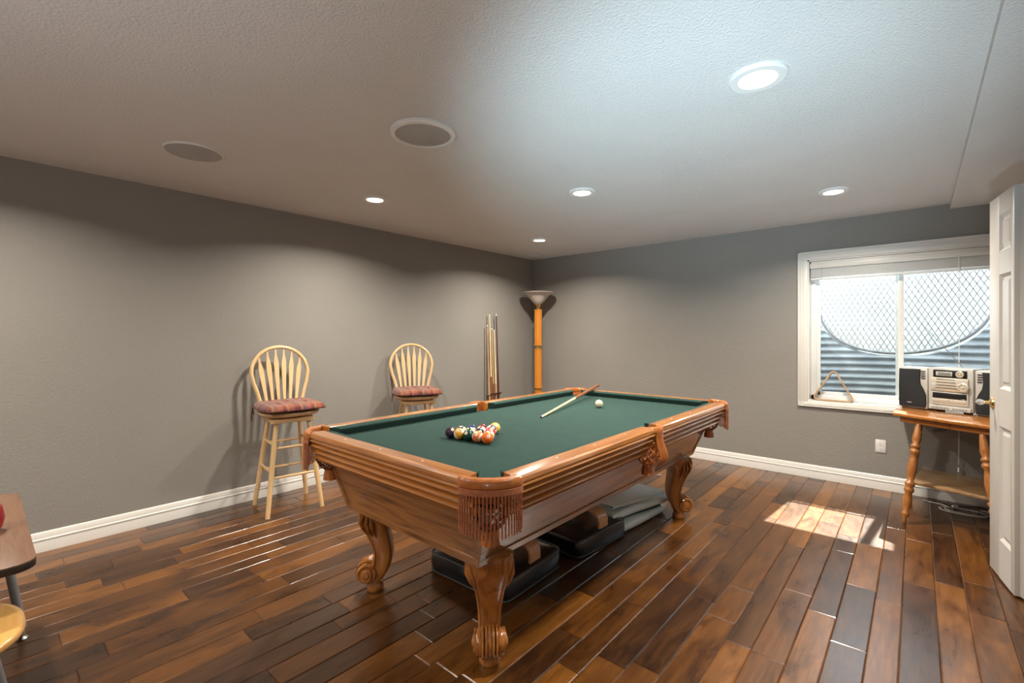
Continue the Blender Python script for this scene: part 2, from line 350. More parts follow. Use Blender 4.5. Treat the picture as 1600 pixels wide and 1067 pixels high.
# ------------------------------------------------------------------ window
def window():
    root = bpy.data.objects.new('window_1', None); C.objects.link(root); root.location = (3.845, D, .647); root['kind'] = 'structure'
    T = Matrix.Translation((-3.845, -D, -.647))
    def b(): m = MB(); m.tr = T; return m
    cw = .076
    c = b()   # casing: stepped picture frame
    for (x0, z0, x1, z1) in ((WX0-cw, WZ0-.043, WX0, WZ1+cw), (WX1, WZ0-.043, WX1+cw, WZ1+cw)):
        c.bx((x0, D-.016, z0), (x1, D, z1), .003)
    c.bx((WX0-cw, D-.017, WZ1), (WX1+cw, D, WZ1+cw), .003); c.bx((WX0-cw, D-.017, WZ0-.043), (WX1+cw, D, WZ0), .003)
    for k, (d, t) in enumerate(((.0, .010), (.022, .006), (.044, .006))):   # raised beads
        x0 = WX0-cw+d; x1 = WX1+cw-d; z1 = WZ1+cw-d; z0 = WZ0-.043+d*.45
        for q in (((x0, z0), (x0+t, z1)), ((x1-t, z0), (x1, z1)), ((x0, z1-t), (x1, z1)), ((x0, z0), (x1, z0+t*.7))):
            c.bx((q[0][0], D-.021, q[0][1]), (q[1][0], D-.014, q[1][1]), .0015)
    c.build('window_casing', M['trim'], root)
    j = b(); th = .012
    j.bx((WX0, D-.005, WZ0), (WX0+th, D+.10, WZ1)); j.bx((WX1-th, D-.005, WZ0), (WX1, D+.10, WZ1)); j.bx((WX0, D-.005, WZ1-th), (WX1, D+.10, WZ1)); j.build('window_jamb', M['trim'], root)
    j = b(); j.bx((WX0, D-.008, WZ0-.005), (WX1, D+.10, WZ0+.014), .003); j.build('window_sill', M['trim'], root)
    f = b(); y0, y1 = D+.085, D+.16; fx0, fx1, fz0, fz1 = WX0+th, WX1-th, WZ0+.014, WZ1-th; s_ = .040
    f.bx((fx0, y0, fz0), (fx0+s_, y1, fz1), .004); f.bx((fx1-s_, y0, fz0), (fx1, y1, fz1), .004); f.bx((fx0, y0, fz0), (fx1, y1, fz0+.045), .004); f.bx((fx0, y0, fz1-s_), (fx1, y1, fz1), .004)
    f.build('window_frame', M['vinyl'], root)
    for nm, x0, x1, yy in (('left', fx0+s_-.004, 3.872, D+.105), ('right', 3.818, fx1-s_+.004, D+.13)):
        s2 = b(); z0, z1 = fz0+.041, fz1-s_+.004; t = .036
        s2.bx((x0, yy, z0), (x0+t, yy+.024, z1), .003); s2.bx((x1-t, yy, z0), (x1, yy+.024, z1), .003); s2.bx((x0, yy, z0), (x1, yy+.024, z0+t), .003); s2.bx((x0, yy, z1-t), (x1, yy+.024, z1), .003)
        so_ = s2.build('window_sash', M['vinyl'], root)
        g = b(); g.bx((x0+t-.004, yy+.010, z0+t-.004), (x1-t+.004, yy+.013, z1-t+.004)); g.build('window_glass', M['glass'], so_)
window()
# blinds (a thing mounted in the window)
def blinds():
    zt = WZ1-.014; bl = thing('window_blind', 'white horizontal blind pulled up to a thin stack at window top', 'blind', (3.845, D+.045, 1.79))
    T = Matrix.Translation((-3.845, -(D+.045), -1.79))
    def b(): m = MB(); m.tr = T; return m
    x0, x1 = WX0+.016, WX1-.016
    m = b(); m.bx((x0+.01, D+.005, zt-.02), (x1-.01, D+.012, zt), .0015); m.bx((x0, D+.004, zt-.064), (x1, D+.014, zt-.018), .003); m.build('valance', M['trim'], bl)
    m = b(); m.bx((x0+.005, D+.018, zt-.05), (x1-.005, D+.062, zt-.005), .002); m.build('headrail', M['white_metal'], bl)
    m = b(); z = zt-.052
    k = 0
    while z > 1.822:
        m.bx((x0+.006, D+.016+.001*(k % 2), z-.0028), (x1-.006, D+.064, z), .0008); z -= .0042; k += 1
    m.build('slat_stack', M['vinyl'], bl)
    m = b(); m.bx((x0+.006, D+.015, 1.797), (x1-.006, D+.066, 1.815), .003); m.build('bottom_rail', M['vinyl'], bl)
    m = b(); m.tube([(WX0+.108, D+.004, zt-.05), (WX0+.108, D+.002, 1.2), (WX0+.11, D+.002, .78)], .0035, 8); m.build('tilt_wand', M['glass'], bl)
    m = b(); xc = 4.20; m.tube([(xc, D+.002, zt-.06), (xc+.001, D-.012, 1.3), (xc, D-.026, .70), (xc-.002, D-.030, .30)], .0022, 6)
    m.lathe([(.002, .28), (.006, .27), (.008, .245), (.004, .24)], 10, Matrix.Translation((xc-.002, D-.030, 0))); m.build('pull_cord', M['vinyl'], bl)
blinds()

# ------------------------------------------------------------------ window well outside
def well():
    cx, yb, a, bb = 3.845, D+WT, .92, .78
    rings = []; nz = 100; na = 48
    for i in range(nz):
        z = .35+(1.40-.35)*i/(nz-1); off = .012*math.sin(2*PI*z/.068)
        rings.append([(cx+(a+off)*math.cos(PI*k/na), yb+(bb+off)*math.sin(PI*k/na), z) for k in range(na+1)])
    mb = MB(); n = na+1; vs_ = [p for r in rings for p in r]; fs = [[i*n+j, i*n+j+1, (i+1)*n+j+1, (i+1)*n+j] for i in range(nz-1) for j in range(na)]
    mb.add(vs_, fs); o = mb.build('window_well', M['galv'], smooth=60); tag(o, 'corrugated galvanised steel window well curving round outside the glass', 'window well')
    struct('ground_gravel', MB().bx((cx-1, yb, .30), (cx+1, yb+1, .36)), M['soil'])
    # soil around the well, with the well cut out
    mb = MB(); out = []; inn = []
    for k in range(na+1):
        t = PI*k/na; inn.append((cx+(a+.02)*math.cos(t), yb+(bb+.02)*math.sin(t), 1.37)); out.append((cx+9*math.cos(t), yb+9*math.sin(t), 1.37))
    mb.add(inn+out, [[k, k+1, n+k+1, n+k] for k in range(na)]); struct('ground_outside', mb, M['soil'])
    # leaning D-shaped grate with translucent sheet added behind it to glow in the sun
    y = 5.70
    root = thing('well_grate', 'light mesh well cover with curved dark rim, leaning beyond the window glass', 'grate', (3.83, y, 1.12))
    T = Matrix.Translation((-3.83, -y, -1.12))
    def curve(sc_=1.0, n=40, dz=0):
        pts = []
        for k in range(n+1):
            t = PI*k/n; u = -math.cos(t); v = math.sin(t)
            uu = math.copysign(abs(u)**.85, u); vv = v**.75
            pts.append((3.83+.655*sc_*uu, 1.125+(1.0-vv)*.62+.05*uu*(u > 0)+dz))
        return pts
    ZT = 1.93
    def P(x, z, dy=0): return (x, y+.02+dy-(z-1.9)*-.05, z)
    cv = curve(); m = MB(); m.tr = T
    pts = [P(cv[0][0], ZT)]+[P(x, z) for x, z in cv]+[P(cv[-1][0], ZT)]
    m.tube(pts+[P(3.83, ZT)], .013, 8, closed=True); m.build('rim', M['steel'], root)
    # mesh wires clipped by the D outline
    def zlow(x):
        for i in range(len(cv)-1):
            if cv[i][0] <= x <= cv[i+1][0]:
                f = (x-cv[i][0])/max(1e-6, cv[i+1][0]-cv[i][0]); return cv[i][1]*(1-f)+cv[i+1][1]*f
        return 9
    m = MB(); m.tr = T; sp = .078; sl = 1.9
    for sg in (1, -1):
        c0 = -3
        for q in range(-60, 100):
            b0 = 1.1+q*sp*1.1
            seg = []
            for k in range(0, 132):
                x = 3.18+k*.01; z = b0+sg*sl*(x-3.83)
                ok = z < ZT and z > zlow(x)
                if ok: seg.append(P(x, z, -.004*sg))
                if (not ok or k == 131) and len(seg) > 1: m.tube([seg[0], seg[-1]], .0042, 4, cap=False); seg = []
                elif not ok: seg = []
    m.build('wire_mesh', M['grey_p'], root)
    m = MB(); m.tr = T; cv2 = curve(1.02, 40, -.035); nn = 60
    vs_ = []; fs = []
    for k in range(nn+1):
        x = cv2[0][0]+(cv2[-1][0]-cv2[0][0])*k/nn
        def zl2(x):
            for i in range(len(cv2)-1):
                if cv2[i][0]-1e-6 <= x <= cv2[i+1][0]+1e-6:
                    f = (x-cv2[i][0])/max(1e-6, cv2[i+1][0]-cv2[i][0]); return cv2[i][1]*(1-f)+cv2[i+1][1]*f
            return cv2[-1][1]
        z0 = zl2(x)
        for r in range(41):
            z = z0+(ZT-z0)*r/40; vs_.append(P(x, z, .035+.006*math.sin(2*PI*z/.05)))
    for k in range(nn):
        for r in range(40): a_ = k*41+r; fs.append([a_, a_+41, a_+42, a_+1])
    m.add(vs_, fs); o = m.build('backlit_sheet', M['sheet'], root, smooth=80); o['label'] = 'white corrugated sheet added to glow with sun behind the mesh'
well()
o = MB().box((4.42, 5.445, 1.995), (.86, .50, .03), .004).build('sun_block_board', M['cab_x']); tag(o, 'unseen board added outside to block sun through right half of window', 'sun blocker')  # out of view, added to keep right-hand sun off the floor

# ------------------------------------------------------------------ ceiling fittings
LW = [(3.478, 2.035, .107, 'recessed ceiling light nearest the camera, the largest in view'), (2.150, 2.840, .095, 'recessed ceiling light above the middle of the pool table'),
      (3.507, 3.992, .095, 'recessed ceiling light closest to the window wall on the right'), (.885, 1.965, .095, 'recessed ceiling light near the left wall above the bar stools'), (.903, 3.960, .095, 'recessed ceiling light closest to the corner with the floor lamp')]
def can(x, y, r, label):
    t = thing('recessed_light', label, 'ceiling light', (x, y, H), 0, 'recessed ceiling lights')
    MB().lathe([(r, 0), (r, -.008), (r*.93, -.014), (r*.66, -.014), (r*.60, -.006)], 40).build('trim_ring', M['white_metal'], t)
    MB().lathe([(.001, -.0105), (r*.61, -.0105), (r*.61, -.004), (.001, -.004)], 32).build('lens', M['lens'], t)
for q in LW: can(*q); lamp('can_light', (q[0], q[1], H-.016), CAN_W, CAN_COL, q[2]*1.15, math.radians(150))
for (x, y) in ((.9, -.1), (.9, -1.9), (2.2, -1.2), (3.5, -1.9)): lamp('can_light', (x, y, H-.016), CAN_W*.8, CAN_COL, .11, math.radians(150))
def cspk(x, y, r, label, ring):
    t = thing('ceiling_speaker', label, 'speaker', (x, y, H), 0, 'round ceiling speakers')
    if ring:
        MB().lathe([(r, 0), (r, -.012), (r*.97, -.018), (r*.86, -.020), (r*.84, -.012)], 48).build('bezel', M['white_metal'], t)
        MB().lathe([(.001, -.020), (r*.80, -.018), (r*.85, -.014), (r*.85, -.006), (.001, -.006)], 48).build('grille', M['grille_grey'], t)
    else:
        MB().lathe([(r, 0), (r, -.006), (r*.96, -.009), (r*.94, -.004)], 48).build('bezel', M['white_metal'], t)
        MB().lathe([(.001, -.012), (r*.92, -.010), (r*.955, -.006), (r*.955, -.002), (.001, -.002)], 48).build('grille', M['grille_grey'], t)
cspk(2.07, 1.485, .163, 'round ceiling speaker with raised white rim above the pool table', True)
cspk(.907, .800, .142, 'flush round ceiling speaker at far left, thin white rim', False)
o = MB().bx((.02, 4.60, H-.008), (.36, 4.97, H+.001), .003).build('access_panel', M['ceiling']); tag(o, 'small square access panel in the ceiling corner above floor lamp', 'panel')

# ------------------------------------------------------------------ outlet
def outlet():
    x, z = 3.725, .363; t = thing('wall_outlet', 'white duplex outlet on the grey wall below the window', 'outlet', (x, D, z))
    MB().box((0, -.003, 0), (.070, .006, .107), .0025).build('cover_plate', M['trim'], t)
    for s in (-1, 1):
        m = MB(); m.lathe([(.001, 0), (.0165, 0), (.0165, .002), (.001, .002)], 20, Matrix.Translation((0, -.006, s*.020)) @ Matrix.Rotation(PI/2, 4, 'X')); o = m.build('socket', M['vinyl'], t)
        m = MB(); m.box((-.006, -.0088, s*.020+.003), (.0018, .001, .008)); m.box((.006, -.0088, s*.020+.003), (.0018, .001, .007)); m.box((0, -.0088, s*.020-.008), (.004, .001, .004)); m.build('slot', M['blackp'], o)
    MB().lathe([(.001, 0), (.003, 0), (.003, .001), (.001, .001)], 10, Matrix.Translation((0, -.006, 0)) @ Matrix.Rotation(PI/2, 4, 'X')).build('screw', M['chrome'], t)
outlet()

# ------------------------------------------------------------------ door (two folding leaves)
def door():
    root = bpy.data.objects.new('door_1', None); C.objects.link(root); root['kind'] = 'structure'; root.location = (4.278, 3.71, 0)
    def leaf(a, b_, name):
        a = Vector((*a, 0)); b_ = Vector((*b_, 0)); d = (b_-a); L = d.length; d.normalize(); n = Vector((-d.y, d.x, 0))
        # local frame: X along leaf, Y thickness, Z up; visible face is -X side of the world
        Mx = Matrix(((d.x, n.x, 0, a.x-4.278), (d.y, n.y, 0, a.y-3.71), (0, 0, 1, 0), (0, 0, 0, 1)))
        th = .034; m = MB(); m.tr = Mx
        z0, z1 = .012, 2.035; st0, st1 = .150, L-.042
        panels = ((.212, .815), (1.013, 1.615), (1.735, 1.930)) if name == 'door_leaf' else ((.212, .815), (1.013, 1.615), (1.735, 1.930))
        if name != 'door_leaf': st0, st1 = .05, L-.12
        m.bx((0, -th/2, z0), (st0, th/2, z1), .002); m.bx((st1, -th/2, z0), (L, th/2, z1), .002)
        zs = [z0]+[q for p_ in panels for q in p_]+[z1]
        for k in range(0, len(zs), 2): m.bx((st0-.001, -th/2, zs[k]), (st1+.001, th/2, zs[k+1]))
        o = m.build(name, M['door'], root)
        for (p0, p1) in panels:
            m = MB(); m.tr = Mx
            for sgn in (-1, 1):
                yo = sgn*th/2; yi = sgn*(th/2-.013); yr = sgn*(th/2-.003)
                def ring(i, y_): return [(st0+i, y_, p0+i), (st1-i, y_, p0+i), (st1-i, y_, p1-i), (st0+i, y_, p1-i)]
                i3 = .040
                R = [ring(0, yo), ring(.016, yi), ring(.022, yi), ring(i3, yr)]
                m.loft(R, cap=False); m.add(ring(i3, yr), [[0, 1, 2, 3]])
            m.build('door_panel', M['door'], o)
        return o
    l1 = leaf((4.278, 3.71), (4.333, 3.357), 'door_leaf')
    leaf((4.341, 3.350), (4.645, 3.52), 'door_leaf')
    # handle: rose + crystal knob pointing to -x
    d = (Vector((4.333, 3.357, 0))-Vector((4.278, 3.71, 0))).normalized(); n = Vector((d.y, -d.x, 0))  # towards -x
    p = d*.055+n*.017+Vector((0, 0, .925)); q = n.to_track_quat('Z', 'Y').to_matrix().to_4x4(); MM = Matrix.Translation(p) @ q
    m = MB(); m.lathe([(.001, -.002), (.031, -.002), (.031, .004), (.026, .010), (.012, .013), (.009, .016), (.009, .038), (.001, .038)], 28, MM); h = m.build('door_handle', M['brass'], root)
    m = MB(); m.lathe([(.010, .036), (.013, .040), (.016, .048), (.017, .056), (.013, .064), (.005, .067), (.004, .071), (.001, .072)], 12, MM); m.build('crystal_knob', M['crystal'], h, smooth=10)
    m = MB(); m.tr = Matrix.Translation((0, 0, 0)); m.bx((-.006, -.004, .40), (.004, .012, .43), .002); m.build('latch_strike', M['chrome'], root)
door()

# ------------------------------------------------------------------ pool table
PX, PY = 2.268, 2.315; HW, HL = .680, 1.255; ZC = .775; ZT = .820
def pool_table():
    t = thing('pool_table', 'oak pool table with green cloth, fringed leather pockets and scroll legs', 'pool table', (PX, PY, 0))
    # playing surface with pocket cut-outs
    r = .062; bw, bl = .602, 1.177; pts = []
    def arc(cx, cy, a0, a1, n=10): return [(cx+r*math.cos(a0+(a1-a0)*k/n), cy+r*math.sin(a0+(a1-a0)*k/n)) for k in range(n+1)]
    cc = .075
    # go around counter-clockwise, concave arcs at pockets
    def corner(sx, sy):
        a = []
        for k in range(11):
            th = PI/2*k/10; a.append((sx*(bw-r*math.cos(th)), sy*(bl-r*math.sin(th))))
        return a
    ring = []
    ring += corner(1, -1)           # from bottom edge to right edge
    ring += [(bw, -.05), (bw-.03, -.04), (bw-.045, 0), (bw-.03, .04), (bw, .05)]
    ring += corner(1, 1)[::-1]
    ring += corner(-1, 1)
    ring += [(-bw, .05), (-bw+.03, .04), (-bw+.045, 0), (-bw+.03, -.04), (-bw, -.05)]
    ring += corner(-1, -1)[::-1]
    m = MB(); m.prism(ring, ZC-.045, ZC, 'z'); m.build('playing_surface', M['cloth'], t, smooth=20)
    # rails: profile (n outward from playing edge line, z)
    def rail_prof():
        p = [(-.078, .8185), (-.075, .820), (-.020, .8215), (-.006, .8195), (0, .813), (.0015, .802), (-.002, .796), (-.007, .795), (-.007, .792), (-.001, .790), (.001, .784), (-.004, .779), (-.016, .777)]
        z = .775
        for k, n0 in enumerate((-.008, -.019, -.030)):
            hgt = .032
            for j in range(7):
                a = PI*(j/6.0); p.append((n0-.015+.021*math.sin(a)-.008*j/6, z-hgt*(.02+.96*j/6)))
            z -= hgt
        p += [(-.047, .676), (-.085, .676), (-.078, .70)]
        return p
    RP = rail_prof()
    CP = [(-.079, .8180), (-.112, .8155), (-.1205, .811), (-.1215, .805), (-.108, .7755), (-.079, .7755)]
    def seg(prof, name, mat, side, a, b_, ca=0, cb=0, mi=(0, 0)):
        """side 'E','W' run along y; 'N','S' run along x; ca/cb shorten the inner part (mitred ends)"""
        rings = []
        for end, e, c in ((0, a, ca), (1, b_, cb)):
            ring = []
            for n_, z in prof:
                s_ = e + ((c*(-(n_)-.079)/.04 if n_ < -.079 else 0)+(mi[end]*min(.078, max(0, -n_-.015))/.063))*(1 if end == 0 else -1)
                if side == 'E': ring.append((HW+n_, s_, z))
                if side == 'W': ring.append((-HW-n_, s_, z))
                if side == 'N': ring.append((s_, HL+n_, z))
                if side == 'S': ring.append((s_, -HL-n_, z))
            rings.append(ring)
        m = MB(); m.loft(rings); return m.build(name, mat, t, smooth=25)
    CO = .120
    for side, half, mat in (('E', HL, 'oak_y'), ('W', HL, 'oak_y')):
        for s in (-1, 1):
            a, b_ = sorted((s*.045, s*(half-CO)))
            r_ = seg(RP, 'rail', M[mat], side, a, b_, mi=(0, .022) if s > 0 else (.022, 0))
            a, b_ = sorted((s*.062, s*(half-CO-.018)))
            seg(CP, 'rail_cushion', M['cloth'], side, a, b_, .025 if s > 0 else .035, .035 if s > 0 else .025)
            for k in (1, 2, 3):
                mm = MB(); mm.lathe([(.001, 0), (.0048, 0), (.0048, .0012), (.001, .0012)], 12, Matrix.Translation(((HW-.045)*(1 if side == 'E' else -1), s*k*.2794, .8200)))
                mm.build('rail_sight', M['pearl'], t)
    for side, half in (('N', HW), ('S', HW)):
        seg(RP, 'rail', M['oak_x'], side, -(half-CO), half-CO, mi=(.022, .022))
        seg(CP, 'rail_cushion', M['cloth'], side, -(half-CO-.018), half-CO-.018, .035, .035)
        for k in (-1, 0, 1):
            mm = MB(); mm.lathe([(.001, 0), (.0048, 0), (.0048, .0012), (.001, .0012)], 12, Matrix.Translation((k*.2794, (HL-.045)*(1 if side == 'N' else -1), .8200)))
            mm.build('rail_sight', M['pearl'], t)
    # pockets (local frame: +X outward)
    def twisted(m, x, y, z0, z1, r0=.0022, ph=0):
        n = 44
        for s in (0, PI):
            pts = []
            for k in range(n+1):
                a = ph+s+k*1.05; z = z0+(z1-z0)*k/n; pts.append((x+r0*.75*math.cos(a), y+r0*.75*math.sin(a), z))
            m.tube(pts, r0, 5)
    cache = {}
    def pocket(kind, x, y, ang):
        e = bpy.data.objects.new('pocket', None); 
        if kind in cache:
            src = cache[kind]; 
            e = src.copy(); C.objects.link(e); e.location = (x, y, 0); e.rotation_euler = (0, 0, ang)
            e.parent = t
            for ch in src.children:
                c = ch.copy(); C.objects.link(c); c.parent = e
            return e
        # leather rim is the pocket's own mesh
        corner_ = kind == 'corner'
        R = .100 if corner_ else .052; sp = math.radians(60) if corner_ else math.radians(82)
        if corner_: a0, a1 = -math.radians(78), math.radians(78)
        else: a0, a1 = -sp, sp
        n = 22; rings = []
        for k in range(n+1):
            a = a0+(a1-a0)*k/n; ring = []
            if corner_:
                # superellipse-like arc: broad front
                ex = R*abs(math.cos(a))**.9*.62; ey = R*math.sin(a)*1.02
                nx, ny = math.cos(a), math.sin(a)
            else: ex = R*math.cos(a)*.75; ey = R*math.sin(a); nx, ny = math.cos(a), math.sin(a)
            tk = .019 if corner_ else .015
            for q in range(12):
                th = 2*PI*q/12; ca, sa = math.cos(th), math.sin(th)
                u = tk*math.copysign(abs(ca)**.7, ca); v = .0195*math.copysign(abs(sa)**.7, sa)
                ring.append((ex+nx*(u-tk*.35), ey+ny*(u-tk*.35), .806+v))
            rings.append(ring)
        m = MB(); m.loft(rings); po = m.build('pocket', M['leather'], t); po.location = (x, y, 0); po.rotation_euler = (0, 0, ang)
        # leather liner (cup wall)
        rings = []
        for k in range(n+1):
            a = (a0+(a1-a0)*k/n)*1.0; ex = (R*.62 if corner_ else R*.75)*math.cos(a)-.012; ey = R*math.sin(a)*.94
            rings.append([(ex, ey, .812), (ex-.006, ey*.93, .812), (ex-.012, ey*.85, .735), (ex-.005, ey*.9, .735)])
        MB().loft(rings).build('pocket_liner', M['leather'], po)
        # fringe
        m = MB()
        if corner_:
            nc = 23
            for k in range(nc):
                a = -1.25+2.5*k/(nc-1); ex = R*abs(math.cos(a))**.9*.62+.010*math.cos(a); ey = (R*1.02+.008)*math.sin(a)
                dl = random.uniform(-.004, .004); L0 = .155-.012*abs(a)
                twisted(m, ex+.002, ey, .782, .782-L0+dl, .0021, k*.9)
            rings = []
            for k in range(25):
                a = -1.3+2.6*k/24; ex = R*abs(math.cos(a))**.9*.62+.010*math.cos(a); ey = (R*1.02+.008)*math.sin(a); nx, ny = math.cos(a), math.sin(a)
                rings.append([(ex-nx*.004, ey-ny*.004, .790), (ex+nx*.0045, ey+ny*.0045, .790), (ex+nx*.0045, ey+ny*.0045, .770), (ex-nx*.004, ey-ny*.004, .770)])
            m.loft(rings)
        else:
            nc = 10
            for k in range(nc):
                a = -1.2+2.4*k/(nc-1); pts = []
                for j in range(13):
                    f = j/12; z = .787-.165*f; bul = math.sin(PI*min(1, f*1.02)**2.2)*.026; w_ = (.036+.016*f**2-.035*max(0, f-.78)*4*.6)
                    pts.append((.030+.010*math.cos(a)+bul, w_*math.sin(a)*1.1, z))
                m.tube(pts, .0030, 6)
        m.build('pocket_fringe', M['cord'] if corner_ else M['leather'], po)
        if not corner_:
            m = MB(); rings = []
            for k in range(13):
                a = -1.3+2.6*k/12; rings.append([(.020, .032*math.sin(a), .80), (.036+.012*math.cos(a), .040*math.sin(a), .80), (.034+.010*math.cos(a), .036*math.sin(a), .770), (.02, .03*math.sin(a), .770)])
            m.loft(rings); m.build('pocket_shield', M['leather'], po)
        # net of woven straps + bell tassel
        m = MB(); cx = -.045 if corner_ else -.030
        prof = [(.060, .742), (.063, .715), (.064, .685), (.058, .655), (.044, .633), (.026, .620)]
        def pr(f):
            g = f*(len(prof)-1); i = min(int(g), len(prof)-2); h = g-i; return prof[i][0]*(1-h)+prof[i+1][0]*h, prof[i][1]*(1-h)+prof[i+1][1]*h
        ns = 9
        for s in (-1, 1):
            for k in range(ns):
                pts = []
                for j in range(13):
                    f = j/12; rr, z = pr(f); a = 2*PI*k/ns+s*f*2.0; pts.append((cx+rr*math.cos(a), rr*math.sin(a), z))
                m.tube(pts, .0050, 6, flat=.5)
        m.tube([(cx+.060*math.cos(2*PI*k/20), .060*math.sin(2*PI*k/20), .742) for k in range(20)], .005, 6, closed=True)
        m.build('pocket_net', M['net'] if corner_ else M['leather'], po)
        m = MB(); m.lathe([(.001, .626), (.020, .626), (.027, .618), (.025, .612), (.031, .590), (.033, .566), (.001, .566)], 32, Matrix.Translation((cx, 0, 0)), flute=(11, .04)); m.build('pocket_tassel', M['leather'], po)
        cache[kind] = po; return po
    co_ = .088
    for sx, sy, a in ((1, -1, -PI/4), (1, 1, PI/4), (-1, -1, -3*PI/4), (-1, 1, 3*PI/4)):
        pocket('corner', sx*(HW-co_), sy*(HL-co_), a)
    pocket('side', HW-.030, 0, 0); pocket('side', -(HW-.030), 0, PI)
    # cabinet: tapered box with trim boards
    bx_, by_, tx_, ty_ = .458, 1.090, .560, 1.150; z0, z1 = .435, .69
    def rect(hx, hy, z): return [(-hx, -hy, z), (hx, -hy, z), (hx, hy, z), (-hx, hy, z)]
    def side_panel(sgn, ax, name, mat):
        m = MB(); o_ = .0
        if ax == 'x':   # long side facing +-x
            A = [(sgn*bx_, -by_, z0), (sgn*bx_, by_, z0), (sgn*tx_, ty_, z1), (sgn*tx_, -ty_, z1)]; nrm = Vector((sgn, 0, 0))
        else: A = [(-bx_, sgn*by_, z0), (bx_, sgn*by_, z0), (tx_, sgn*ty_, z1), (-tx_, sgn*ty_, z1)]; nrm = Vector((0, sgn, 0))
        B = [tuple(Vector(q)-nrm*.022) for q in A]; m.loft([A, B]); o = m.build(name, mat, t, smooth=0)
        # bottom and end battens following the taper
        m = MB(); fr = lambda u, v, h: None
        Av = [Vector(q) for q in A]
        def pt(u, v, h): return (Av[0]*(1-u)+Av[1]*u)*(1-v)+(Av[3]*(1-u)+Av[2]*u)*v+nrm*h
        def bat(u0, u1, v0, v1, h):
            m.loft([[pt(u0, v0, -.004), pt(u1, v0, -.004), pt(u1, v1, -.004), pt(u0, v1, -.004)], [pt(u0, v0, h), pt(u1, v0, h), pt(u1, v1, h), pt(u0, v1, h)]])
        bat(-.002, 1.002, -.01, .10, .006); e = .012 if ax == 'x' else .026
        bat(-.002, e, .10, 1, .005); bat(1-e, 1.002, .10, 1, .005)
        m.build('panel_moulding', mat, o, smooth=0)
    for s in (-1, 1): side_panel(s, 'x', 'side_panel', M['cab_y'])
    for s in (-1, 1): side_panel(s, 'y', 'end_panel', M['cab_x'])
    MB().bx((-bx_+.02, -by_+.02, z0+.002), (bx_-.02, by_-.02, z0+.03)).build('bottom_board', M['cab_y'], t)
    # legs: local +X outward along the diagonal
    lp = None
    def leg():
        secs = [(.437, -.020, .092, .098), (.425, -.014, .094, .100), (.400, -.004, .086, .096), (.372, .004, .074, .086), (.335, .000, .064, .074), (.29, -.013, .056, .064), (.24, -.028, .050, .056), (.19, -.036, .047, .050), (.145, -.030, .046, .047), (.105, -.014, .047, .046), (.070, .002, .042, .044), (.045, .008, .034, .040)]
        rings = []
        for z, c, hu, hw_ in secs:
            ring = []
            for k in range(28):
                a = 2*PI*k/28; ca, sa = math.cos(a), math.sin(a)
                u = hu*math.copysign(abs(ca)**.5, ca); v = hw_*math.copysign(abs(sa)**.5, sa)
                ring.append((c+u, v*(1-.10*(u/hu > .3)), z))
            rings.append(ring)
        # refine in z by interpolation
        fine = []
        for i in range(len(rings)-1):
            for j in range(4):
                f = j/4
                def cr(p0, p1, p2, p3): return tuple(.5*((2*p1[q])+(-p0[q]+p2[q])*f+(2*p0[q]-5*p1[q]+4*p2[q]-p3[q])*f*f+(-p0[q]+3*p1[q]-3*p2[q]+p3[q])*f**3) for q in range(3))
                fine.append([cr(rings[max(i-1, 0)][k], rings[i][k], rings[i+1][k], rings[min(i+2, len(rings)-1)][k]) for k in range(28)])
        fine.append(rings[-1])
        m = MB(); m.loft(fine); l = m.build('leg', M['oak_z'], t, smooth=50)
        # carved edge bead running down both sides of the front
        m = MB()
        for s in (-1, 1):
            m.tube([(c+hu*.78, s*hw_*.80, z) for z, c, hu, hw_ in secs[:10]], [.010, .011, .012, .011, .009, .008, .007, .007, .008, .009], 8)
            for k in range(3):   # acanthus leaves at the knee
                m.tube([(.045-.02*k, s*(.088+.002*k), .415-.004*k), (.060-.026*k, s*(.088+.002*k), .375-.008*k), (.050-.026*k, s*.074, .335-.012*k), (.033-.024*k, s*.058, .30-.01*k)], [.008, .013, .009, .003], 8, flat=.6)
        m.build('leg_carving', M['oak_z'], l, smooth=60)
        # scroll: rolled volute with axis across
        m = MB(); Rr = .050; cx, cz = .042, .098
        MX = Matrix.Translation((cx, 0, cz)) @ Matrix.Rotation(PI/2, 4, 'X')
        m.lathe([(.001, -.070), (.012, -.071), (.016, -.064), (.020, -.062), (.026, -.064), (.031, -.064), (.034, -.056), (.044, -.056), (Rr, -.048), (Rr*1.0, -.030), (Rr*.90, -.024), (Rr*1.02, -.014), (Rr*1.04, 0), (Rr*1.02, .014), (Rr*.90, .024), (Rr, .030), (Rr, .048), (.044, .056), (.034, .056), (.031, .064), (.026, .064), (.020, .062), (.016, .064), (.012, .071), (.001, .070)], 32, MX)
        for s in (-1, 1):
            pts = []
            for k in range(34):
                a = 2.3-k*.30; rr = .047*(1-k/40); pts.append((cx+rr*math.cos(a), s*(.056+.010*k/34), cz+rr*math.sin(a)))
            m.tube(pts, .0055, 6)
        for k in range(-2, 3): m.tube([(cx+.054*math.cos(a), k*.014, cz+.054*math.sin(a)) for a in [1.9-j*.28 for j in range(11)]], .0045, 6)
        m.build('leg_scroll', M['oak_z'], l, smooth=50)
        MB().lathe([(.001, 0), (.040, 0), (.043, .006), (.043, .022), (.038, .032), (.036, .042), (.030, .052), (.001, .055)], 32, Matrix.Translation((.008, 0, 0))).build('leg_foot', M['oak_z'], l)
        return l
    first = leg(); spots = [(1, -1, -PI/4), (1, 1, PI/4), (-1, -1, -3*PI/4), (-1, 1, 3*PI/4)]
